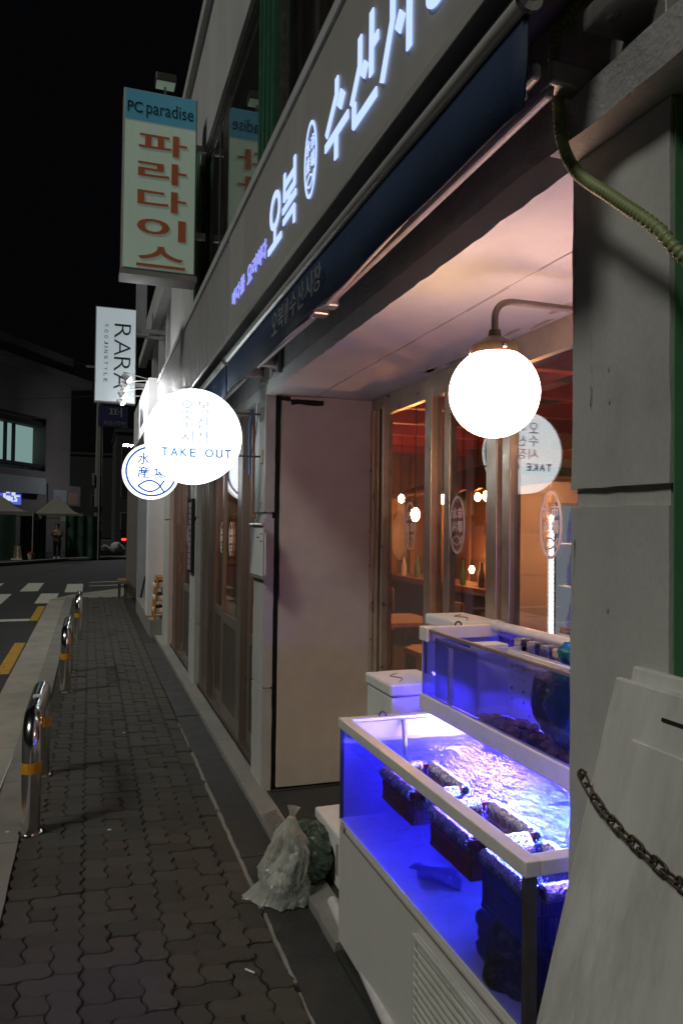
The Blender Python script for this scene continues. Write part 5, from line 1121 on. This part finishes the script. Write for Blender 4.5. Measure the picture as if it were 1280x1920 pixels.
# lettering reads downwards: text's x runs down, its y runs right
D = Vector((0, 0, -1)); Rr = Vector((1, 0, 0))
p = .17
for c_, l in zip('RARA', (.15, .17, .15, .17)):
    MB().text(c_, (x0+.46*w, Yf, z1-p*h), D, Rr, l*h, .40*w, .003, -.012).build('letter', M['letter_dark'], t); p += l+.015
p = .18
for c_ in 'YOOJINSTYLE':
    l = .008 if c_ == 'I' else .032
    MB().text(c_, (x0+.22*w, Yf, z1-p*h), D, Rr, l*h, .085*w, .003).build('letter', M['letter_dark'], t); p += l+.028
B(x1, 1.2, 13.05, 13.12, z0+.3, z0+.36).build('bracket', M['sign_metal'], t); B(x1, 1.2, 13.05, 13.12, z1-.36, z1-.3).build('bracket', M['sign_metal'], t)
q = ony(266, 590, 13.6)
t = thing('slim_box_sign', 'slim grey box sign standing out behind the white lettered one', 'sign', (q.x, 13.6, 4.6))
B(q.x-.10, q.x+.08, 13.5, 13.65, ony(266, 632, 13.6).z, ony(266, 526, 13.6).z).build('box', M['grey_paint'], t, bevel=.005); B(q.x+.08, 1.3, 13.54, 13.6, 4.9, 4.95).build('bracket', M['sign_metal'], t)

# ================================================================== NEXT SHOP
nb = thing('white_shop', 'white painted neighbouring shop with raised step and projecting end wall', 'building', (2, 14, 0))
def np_(mb, name, m, parent=nb, **k): return mb.build(name, M[m], parent, **k)
np_(B(.82, 1.09, 11.4, 11.72, .26, 3.0), 'end_pier', 'white_paint', bevel=.004)
np_(B(1.10, 3.5, 11.2, 17.6, 0, 3.0), 'shop_wall', 'grey_paint'); np_(B(.99, 1.095, 11.75, 12.6, .26, 2.6), 'door_panel', 'grey_paint'); np_(B(.93, 1.095, 15.4, 15.9, .0, 3.0), 'pier', 'grey_paint'); np_(B(.80, 1.095, 17.0, 17.6, 0, 3.0), 'pier', 'brown_trim')
np_(MB().rough(.84, 1.095, 10.95, 14.4, -.02, .25, .1, .004), 'step', 'concrete')
np_(B(1.15, 3.5, 11.0, 17.6, 3.0, 4.15), 'upper_wall', 'upper_wall'); np_(B(1.15, 3.5, 11.0, 17.6, 5.4, 6.3), 'upper_wall', 'upper_wall'); np_(B(1.3, 3.5, 11.0, 17.5, 4.16, 5.39), 'window_band', 'far_dark')
for y in (11.2, 12.6, 14.0, 15.6): np_(B(1.16, 1.31, y, y+.25, 4.151, 5.399), 'window_pier', 'upper_wall')
np_(B(1.0, 1.15, 11.0, 17.6, 5.2, 5.4), 'band', 'upper_wall')
sb = thing('shop_fascia_box', 'white fascia box of the neighbouring shop lit by spot lamps', 'sign', (.9, 12.4, 3.0))
B(.76, 1.09, 11.0, 14.6, 3.02, 3.72).build('box', M['white_paint'], sb, bevel=.004); B(.752, .7595, 11.9, 12.6, 3.2, 3.5).build('lettering_plate', M['letter_dark'], sb)
for k in range(4):
    y = 10.45+k*.68; q = Vector((.42, y, 3.60))
    t = thing('spot_lamp', 'white spot lamp on a thin arm shining on the neighbouring fascia', 'spot lamp', (.42, y, 3.6), 'spot lamps over the neighbouring fascia')
    MB().tube([(.80, max(y, 11.05), 3.735), (.78, max(y, 11.05), 3.70), (.40, y, 3.66)], .008, 8).build('arm', M['sign_metal'], t)
    MB().lathe([(.02, -.05), (.035, -.04), (.05, .06), (.047, .06)], (.42, y, 3.60), (.8, 0, -.6), 16, False).build('shade', M['white_paint'], t, True); MB().ball((.46, y, 3.57), .040, 12, 8).build('bulb', M['spot'], t, True)
# goods rack, bench, leaning stick
rk = thing('ladder_rack', 'orange wooden ladder rack with white trays on the shop step', 'rack', (.98, 11.1, .25))
for y in (10.98, 11.30):
    MB().tube([(.89, y, .25), (.94, y, .86)], .016, 8).build('side_rail', M['orange_wood'], rk); MB().tube([(1.06, y, .25), (1.02, y, .86)], .016, 8).build('side_rail', M['orange_wood'], rk); MB().tube([(.93, y, .86), (1.03, y, .86)], .016, 8).build('side_rail', M['orange_wood'], rk)
for k, z in enumerate((.36, .54, .72)):
    B(.89, 1.08, 10.99, 11.29, z, z+.05).build('tray', M['tray'], rk, bevel=.006)
    for j in range(3): lump((.93+j*.05, 11.08+.05*(j % 2), z+.07), .03, .05, .03, .3, 3, 10, 8, j+k*3).build('goods', M['shoe_dark'], rk, True)
    MB().tube([(.895, 10.985, z-.01), (1.06, 10.985, z-.01)], .012, 8).build('rung', M['orange_wood'], rk)
p0, p1 = onz(261, 1134, 0), onz(275, 1078, 0)
tag(MB().tube([(.93, 15.0, .0), (1.02, 14.7, .62)], .022, 8).build('leaning_stick', M['dark_steel']), 'dark stick leaning on the wall of the neighbouring shop', 'stick')
bn = thing('street_bench', 'low wooden bench at the street corner beside the brown pier', 'bench', (.85, 17.2, 0))
B(.62, .80, 16.7, 17.6, .34, .40).build('seat', M['wood'], bn)
for y in (16.75, 17.5): B(.63, .66, y, y+.05, -.03, .34).build('leg', M['dark_steel'], bn); B(.76, .79, y, y+.05, -.03, .34).build('leg', M['dark_steel'], bn)

# ================================================================== FAR SIDE OF THE CROSSING
fwk = setting('far_sidewalk', (-3, 45, 0))
MB().prism([(-30, 5), (-3.4, 32.2), (-.95, 36.4), (3.0, 39.6), (12, 42), (12, 75), (-30, 75)], (0, 0, -.15), (1, 0, 0), (0, 1, 0), .15).build('paving', M['darkstrip'], fwk)
MB().tube([(-6, 29.3, -.02), (-3.4, 32.15, -.02), (-.95, 36.35, -.02), (3.0, 39.5, -.02), (12, 41.9, -.02)], .10, 8).build('kerb_edge', M['concrete'], fwk)
# corner building, its front running obliquely away
PL, PR = Vector((-7.6, 36.8, 0)), ony(131, 900, 47.5); PR.z = 0
dv = (PR-PL).normalized(); nv = Vector((dv.y, -dv.x, 0)); Lb = (PR-PL).length
fb = thing('corner_building', 'dark brownish corner building with a lit upper window across the crossing', 'building', (PR.x, PR.y, 0))
def wall_box(a, b, z0, z1, d0, d1): return MB().obox((PL+dv*((a+b)/2)+nv*((d0+d1)/2)+Vector((0, 0, (z0+z1)/2))), dv, nv, (0, 0, 1), (b-a)/2, (d1-d0)/2, (z1-z0)/2)
def sx(px, py=850):
    d = ray(px, py); a = d.x*dv.y-d.y*dv.x; s = ((PL.x)*dv.y-(PL.y)*dv.x)/a
    p = CAM+d*s; return (Vector((p.x, p.y, 0))-PL).dot(dv), p.z
def fpart(mb, name, m, parent=fb): return mb.build(name, M[m], parent)
w0, zt_ = sx(0, 797); w1, _ = sx(57, 865); wA, zw1 = sx(85, 815); _, zw0 = sx(20, 862)
zc = sx(120, 760)[1]
fpart(wall_box(0, Lb, 0, zw0-.4, -7, 0), 'wall', 'far_wall'); fpart(wall_box(wA+.1, Lb, zw0-.4, zc+1.2, -7, 0), 'wall', 'far_wall'); fpart(wall_box(0, wA+.1, zw1+.9, zc+1.2, -7, 0), 'wall', 'far_wall')
fpart(wall_box(0, wA+.1, zw0-.4, zw1+.9, -7, -1.4), 'recess', 'far_dark')
fpart(wall_box(-.2, Lb+1.0, zc+1.2, zc+1.7, -7, .8), 'cornice', 'far_wall'); fpart(wall_box(0, Lb, zc+1.7, zc+2.9, -7, .1), 'parapet', 'far_wall')
wd = fpart(wall_box(w0-2.4, wA+.1, zw0-.18, zw0, -.5, -.2), 'window', 'far_dark')
fpart(wall_box(w0-2.4, w1+1.5, zw0, zw1+.4, -.9, -.85), 'pane', 'lit_window', wd)
for px in (10, 26): a, _ = sx(px, 830); a += .9; fpart(wall_box(a-.07, a+.07, zw0, zw1+.4, -.75, -.6), 'mullion', 'far_dark', wd)
fpart(wall_box(w0-2.4, wA, zw1+.4, zw1+.7, -.8, -.2), 'window_head', 'far_dark', wd)
a, b = sx(0, 900)[0], sx(72, 900)[0]
fpart(wall_box(a-1, b, sx(30, 924)[1], sx(30, 893)[1], 0, .5), 'shop_awning', 'grey_paint')
a, b = sx(88, 930)[0], sx(149, 930)[0]
ps = thing('poster_banner', 'faded pink and grey banner on the corner building behind the tents', 'banner', PL+dv*((a+b)/2)+Vector((0, 0, 3)))
zz0, zz1 = sx(120, 948)[1], sx(120, 910)[1]
wall_box(a, b, zz0, zz1, .02, .08).build('sheet', M['far_wall'], ps); wall_box(a+.5, a+(b-a)*.55, zz0+.2, zz1-.3, .081, .10).build('pale_print', M['grey_paint'], ps); wall_box(a+(b-a)*.6, b-.3, zz0+.1, zz0+.8, .081, .10).build('pink_print', M['skin'], ps)
a, b = sx(0, 935)[0], sx(34, 935)[0]
es = thing('lit_banner', 'bright blue and white lit banner glimpsed above the tents', 'sign', PL+dv*((a+b)/2)+Vector((0, 0, 2.6)))
zz0, zz1 = sx(10, 945)[1], sx(10, 925)[1]
wall_box(a-.5, b, zz0, zz1, .1, .2).build('panel', emis('banner_blue', (0.12, 0.16, 0.75), .8), es)
rr_ = random.Random(5); bw = emis('banner_white', (.7, .8, 1), .9)
for k in range(14):
    u = a+rr_.uniform(0, b-a-.4); v = zz0+rr_.uniform(.05, .6); wall_box(u, u+rr_.uniform(.1, .35), v, v+rr_.uniform(.05, .3), .201, .215).build('lettering', bw, es)
# dark buildings closing the view behind
for (x, y, ww, hh, dd, lab) in ((3.6, 62, 3.4, 9, 10, 'dark narrow building down the side street beyond the utility pole'), (9, 47, 7.5, 7.5, 14, 'dark building on the far corner behind the neighbouring shop'), (-1.5, 95, 14, 10, 8, 'dark block closing the end of the street')):
    t = thing('distant_building', lab, 'building', (x, y, 0)); B(x-ww/2, x+ww/2, y, y+dd, 0, hh).build('wall', M['far_dark'], t); B(x-ww/2-.1, x+ww/2+.1, y-.1, y+dd, hh, hh+.3).build('roof_slab', M['far_dark'], t)
    for k in range(3):
        for j in range(3):
            f_ = B(x-ww/2+.4+k*ww/3.4, x-ww/2+1.2+k*ww/3.4, y-.05, y-.001, 1.2+j*2.6, 2.6+j*2.6).build('window', M['far_wall'], t); B(x-ww/2+.46+k*ww/3.4, x-ww/2+1.14+k*ww/3.4, y-.07, y-.051, 1.26+j*2.6, 2.54+j*2.6).build('pane', M['black'], f_)
# tents
def tent(cx, cy, w, d, label, peak, zv0, zv1, m1, m2):
    t = thing('market_tent', label, 'tent', (cx, cy, 0)); h = w/2; e = d/2
    cs = [Vector((cx-h, cy-e, zv1)), Vector((cx+h, cy-e, zv1)), Vector((cx+h, cy+e, zv1)), Vector((cx-h, cy+e, zv1))]; top = Vector((cx, cy, peak))
    for k in range(4):
        mb = MB(); a, b = cs[k], cs[(k+1) % 4]; n = 8
        for i in range(n):
            def f(q, s): v = q.lerp(top, s); v.z -= .35*math.sin(math.pi*s)*(1-s)*.9; return v
            mb.quad(f(a, i/n), f(b, i/n), f(b, (i+1)/n), f(a, (i+1)/n))
        mb.build('canopy_panel', M[m1 if k != 1 else m2], t, 'all', merge=True)
        a2, b2 = a.copy(), b.copy(); a2.z = b2.z = zv0; MB().quad(a, b, b2, a2).build('valance', M[m1 if k != 1 else m2], t).modifiers.new('t', 'SOLIDIFY').thickness = .01
    for c_ in cs: MB().tube([(c_.x, c_.y, 0), (c_.x, c_.y, zv1)], .03, 8).build('leg', M['sign_metal'], t)
    return t
tent(-4.2, 37.6, 3.6, 3.0, 'grey pitched market tent on the left of the tent row, boxes at its foot', 3.05, 1.95, 2.15, 'tent_grey', 'tent_green')
tent(-1.5, 38.6, 2.35, 3.0, 'beige pitched market tent sheltering a standing person', 3.0, 1.88, 2.10, 'tent_grey', 'tent_green')
sv = thing('vinyl_screen', 'green vinyl side screens hung behind the market tents', 'screen', (-2, 41, 0))
for (x0, x1) in ((-6.5, -3.1), (-3.0, -1.9), (-1.05, .35)): 
    y = 37.0 if x0 > -3.05 else 35.98; mb = MB(); n = 16
    for k in range(n):
        xa = x0+(x1-x0)*k/n; xb = x0+(x1-x0)*(k+1)/n; mb.quad((xa, y+.05*math.sin(k*1.3), 0), (xb, y+.05*math.sin((k+1)*1.3), 0), (xb, y+.05*math.sin((k+1)*1.3), 2.0), (xa, y+.05*math.sin(k*1.3), 2.0))
    mb.build('vinyl_panel', M['vinyl_green'], sv, 'all', merge=True)
for px, py in ((72, 972), (119, 973)): q = ony(px, py, 37.0); B(q.x-.12, q.x+.12, 36.9, 36.92, q.z-.1, q.z+.1).build('hung_notice', M['grey_paint'], sv)
# person under the tent
pp = ony(107, 1045, 36.7)
pe = thing('person', 'person in a beige coat, dark trousers and white shoes standing under the tent', 'person', (pp.x, 36.7, 0))
def skin(name, verts, edges, m, parent, levels=2):
    me = bpy.data.meshes.new(name); me.from_pydata([v[0] for v in verts], edges, []); o = bpy.data.objects.new(name, me); COL.objects.link(o); o.parent = parent; me.materials.append(M[m])
    o.modifiers.new('skin', 'SKIN'); sl = me.skin_vertices[0].data
    for i, v in enumerate(verts): sl[i].radius = (v[1], v[1] if len(v) < 3 else v[2]); sl[i].use_root = (i == 0)
    s_ = o.modifiers.new('sub', 'SUBSURF'); s_.levels = levels; s_.render_levels = levels; return o
body = [((0, 0, .84), .12, .10), ((0, 0, 1.05), .12, .10), ((0, 0, 1.24), .15, .11), ((0, 0, 1.34), .06), ((0, -.01, 1.40), .05), ((0, -.02, 1.48), .085, .10), ((0, -.01, 1.56), .075, .09),
        ((.16, 0, 1.27), .055), ((.21, -.03, 1.06), .045), ((.06, -.17, 1.10), .035), ((.0, -.19, 1.11), .03),
        ((-.16, 0, 1.27), .055), ((-.21, -.03, 1.06), .045), ((-.06, -.19, 1.13), .035), ((.02, -.20, 1.14), .03),
        ((.085, 0, .80), .085), ((.09, -.01, .46), .058), ((.09, .01, .09), .04), ((.09, -.12, .035), .035), ((-.085, 0, .80), .085), ((-.09, -.01, .46), .058), ((-.10, .01, .09), .04), ((-.11, -.12, .035), .035)]
edges = [(0, 1), (1, 2), (2, 3), (3, 4), (4, 5), (5, 6), (2, 7), (7, 8), (8, 9), (9, 10), (2, 11), (11, 12), (12, 13), (13, 14), (0, 15), (15, 16), (16, 17), (17, 18), (0, 19), (19, 20), (20, 21), (21, 22)]
skin('body', body, edges, 'skin', pe)
coat = [((0, 0, .70), .20, .15), ((0, 0, .95), .175, .14), ((0, 0, 1.22), .175, .135), ((0, 0, 1.33), .08), ((.17, 0, 1.26), .075), ((.225, -.03, 1.06), .065), ((.08, -.17, 1.10), .055), ((-.17, 0, 1.26), .075), ((-.225, -.03, 1.06), .065), ((-.08, -.19, 1.13), .055)]
skin('coat', coat, [(0, 1), (1, 2), (2, 3), (2, 4), (4, 5), (5, 6), (2, 7), (7, 8), (8, 9)], 'coat', pe)
skin('trousers', [((0, 0, .82), .14, .12), ((.09, 0, .76), .10), ((.092, -.01, .46), .075), ((.092, .01, .10), .06), ((-.09, 0, .76), .10), ((-.092, -.01, .46), .075), ((-.10, .01, .10), .06)], [(0, 1), (1, 2), (2, 3), (0, 4), (4, 5), (5, 6)], 'trousers', pe)
for x in (.09, -.105): lump((pp.x+x, 36.64, .05), .055, .13, .05, .1, 2, 14, 10).build('shoe', M['shoes'], pe, True)
lump((pp.x, 36.72, 1.545), .10, .115, .105, .12, 2, 18, 12).build('hair', M['hair'], pe, True)
for x in (-.03, .03): MB().ball((pp.x+x, 36.585, 1.49), .011, 8, 6).build('eye', M['hair'], pe)
MB().ball((pp.x, 36.57, 1.465), .014, 8, 6, (1, 1.2, 1.3)).build('nose', M['skin'], pe); MB().ball((pp.x, 36.585, 1.43), .018, 8, 6, (1, .5, .35)).build('mouth', M['letter_red'], pe)
# cone, boxes, basket, cloth
cq = ony(140, 1045, 37.5)
cn = thing('traffic_cone', 'small red traffic cone with white bands at the far kerb', 'cone', (cq.x, 37.5, 0))
B(cq.x-.18, cq.x+.18, 37.32, 37.68, 0, .04).build('base', M['cone'], cn); MB().lathe([(.13, .04), (.09, .30)], (cq.x, 37.5, 0), n=16).build('shell', M['cone'], cn, True); MB().lathe([(.09, .30), (.07, .44)], (cq.x, 37.5, 0), n=16).build('white_band', M['shoes'], cn, True); MB().lathe([(.07, .44), (.05, .58)], (cq.x, 37.5, 0), n=16).build('shell', M['cone'], cn, True); MB().lathe([(.05, .58), (.03, .70), (.0, .70)], (cq.x, 37.5, 0), n=16).build('white_band', M['shoes'], cn, True)
tag(lump((cq.x+.55, 38.2, .22), .36, .25, .24, .3, 2, 20, 12, 2).build('covered_bundle', M['grey_paint'], None, True), 'grey covered bundle lying beside the red traffic cone', 'bundle')
bq = ony(34, 1045, 35.8)
for k, (w_, h_, lab) in enumerate(((.34, .20, 'cardboard box at the bottom of the stack by the tent leg'), (.30, .18, 'middle cardboard box of the stack by the tent leg'), (.26, .20, 'top cardboard box of the stack by the tent leg'))):
    z = .02+sum((.20, .18, .20)[:k])+k*.004; t = thing('cardboard_box', lab, 'box', (bq.x, 35.8, z)); B(bq.x-w_/2, bq.x+w_/2, 35.65, 35.95, z, z+h_).build('carton', M['cardboard'], t, bevel=.008); B(bq.x-.03, bq.x+.03, 35.647, 35.6495, z+.01, z+h_-.01).build('tape', M['paper'], t)
fbk = thing('fruit_basket', 'yellowish basket with a glinting red lid in front of the tents', 'basket', (bq.x+.55, 35.8, 0)); MB().lathe([(.12, .02), (.17, .28), (.16, .28), (.11, .04), (.01, .04)], (bq.x+.55, 35.8, 0), n=18).build('weave', M['cream'], fbk, True); lump((bq.x+.55, 35.8, .30), .13, .13, .07, .3, 3, 14, 8).build('lid', M['red_plastic'], fbk, True)
tag(MB().box(bq.x-.26, bq.x+.2, 35.5, 35.62, .005, .07).build('white_crate', M['tray'], None, bevel=.01), 'flat white crate lying in front of the cardboard stack', 'crate')
# utility pole
ppx = ony(184, 950, 40.0).x
po = thing('utility_pole', 'concrete utility pole with yellow and black bands at the far corner', 'pole', (ppx, 40, 0))
MB().tube([(ppx, 40, 0), (ppx, 40, 11)], [.19, .13], 16).build('shaft', M['pole_conc'], po, True)
for z, m in ((1.0, 'black'), (1.3, 'road_yellow'), (1.75, 'cream'), (2.25, 'black')): MB().lathe([(.205, z), (.203, z+.26)], (ppx, 40, 0), n=16).build('band', M[m], po, True)
B(ppx-.7, ppx+.7, 39.95, 40.05, 9.6, 9.7).build('crossarm', M['sign_metal'], po); B(ppx-.28, ppx-.21, 39.8, 40.2, 3.6, 4.2).build('meter_box', M['sign_metal'], po)
q0, q1 = ony(185, 760, 36), ony(240, 801, 36)
bs = thing('blue_sign', 'dark blue sign with pale lettering on the pole below the white box sign', 'sign', (q0.x, 36, q1.z))
B(q0.x, q1.x, 36, 36.12, q1.z, q0.z).build('panel', mat('blue_panel', (.03, .03, .12), .6, var=.1), bs); MB().tube([(q0.x+.12, 36.06, 0), (q0.x+.12, 36.06, q1.z)], .05, 10).build('post', M['pole_conc'], bs, True)
MB().text('퍼', (q0.x+.45, 35.995, q1.z+.45), UX_, VZ, .6, .42, .004).build('letter', M['grey_paint'], bs); MB().text('322-7595', (q0.x+.25, 35.995, q1.z+.08), UX_, VZ, 1.0, .16, .004).build('letter', M['sign_metal'], bs)
for k, (px, sx_, sz_, lab) in enumerate(((197, .32, .30, 'white rubbish bag with dark patches leaning by the pole foot'), (220, .40, .36, 'larger yellowish white rubbish bag next to the pole foot'))):
    g = ony(px, 1041, 41); tag(lump((g.x, 41, sz_*.82), sx_, .32, sz_, .35, 2.5, 24, 16, k+3).build('rubbish_bag', M['bag_white'], None, 'all'), lab, 'rubbish bag')
# scooter with tail light
sq = ony(233, 1007, 50)
sc = thing('scooter', 'dark parked scooter with a red tail light down the side street', 'scooter', (sq.x, 50, 0))
zoff = 0
MB().lathe([(.20, -.05), (.27, -.04), (.27, .04), (.20, .05)], (sq.x, 50, .27), (1, 0, 0), 20).build('wheel', M['black'], sc, True); MB().lathe([(.20, -.05), (.27, -.04), (.27, .04), (.20, .05)], (sq.x, 51.3, .27), (1, 0, 0), 20).build('wheel', M['black'], sc, True)
lump((sq.x, 50.35, .62), .18, .5, .24, .15, 2).build('body', M['far_dark'], sc, True); lump((sq.x, 50.4, .86), .15, .4, .07, .1, 2).build('seat', M['black'], sc, True); B(sq.x-.16, sq.x+.16, 51.05, 51.2, .3, 1.0).build('leg_shield', M['far_dark'], sc, bevel=.04)
MB().tube([(sq.x-.33, 51.1, 1.08), (sq.x+.33, 51.1, 1.08)], .02, 8).build('handlebar', M['sign_metal'], sc); B(sq.x-.16, sq.x+.12, 49.80, 49.86, .62, .74).build('tail_light', M['tail'], sc, bevel=.02)
B(sq.x-.2, sq.x+.2, 49.9, 50.3, .95, 1.3).build('carrier_box', M['black'], sc, bevel=.03)
# far street lamp
lq = ony(240, 835, 43)
sl = thing('street_lamp', 'lit street lamp with a white head over the side street beyond the pole', 'street lamp', (lq.x+1.0, 43, 0))
MB().tube(spline([(lq.x+1.1, 43, 0), (lq.x+1.1, 43, lq.z-.5), (lq.x+.85, 43, lq.z+.04), (lq.x+.15, 43, lq.z+.07)], 6), .05, 10).build('post', M['pole_conc'], sl, True); B(lq.x-.26, lq.x+.23, 42.9, 43.1, lq.z+.035, lq.z+.09).build('head', M['sign_metal'], sl, bevel=.02); B(lq.x-.24, lq.x+.21, 42.91, 43.09, lq.z-.05, lq.z+.034).build('lens', M['far_lamp'], sl)
# overhead wires from the pole
for k, (a, b) in enumerate((((ppx, 40, 9.7), (-16, 20, 9.4)), ((ppx+.6, 40, 9.7), (-16, 22, 8.8)), ((ppx, 40, 8.6), (1.3, 17.5, 6.4)), ((ppx, 40, 8.2), (-18, 34, 7.4)))):
    a, b = Vector(a), Vector(b); pts = [a.lerp(b, i/16)-Vector((0, 0, .7*4*(i/16)*(1-i/16))) for i in range(17)]
    tag(MB().tube(pts, .012, 5).build('overhead_wire', M['far_dark']), 'thin overhead wire strung from the utility pole', 'wire', 'overhead wires at the crossing')
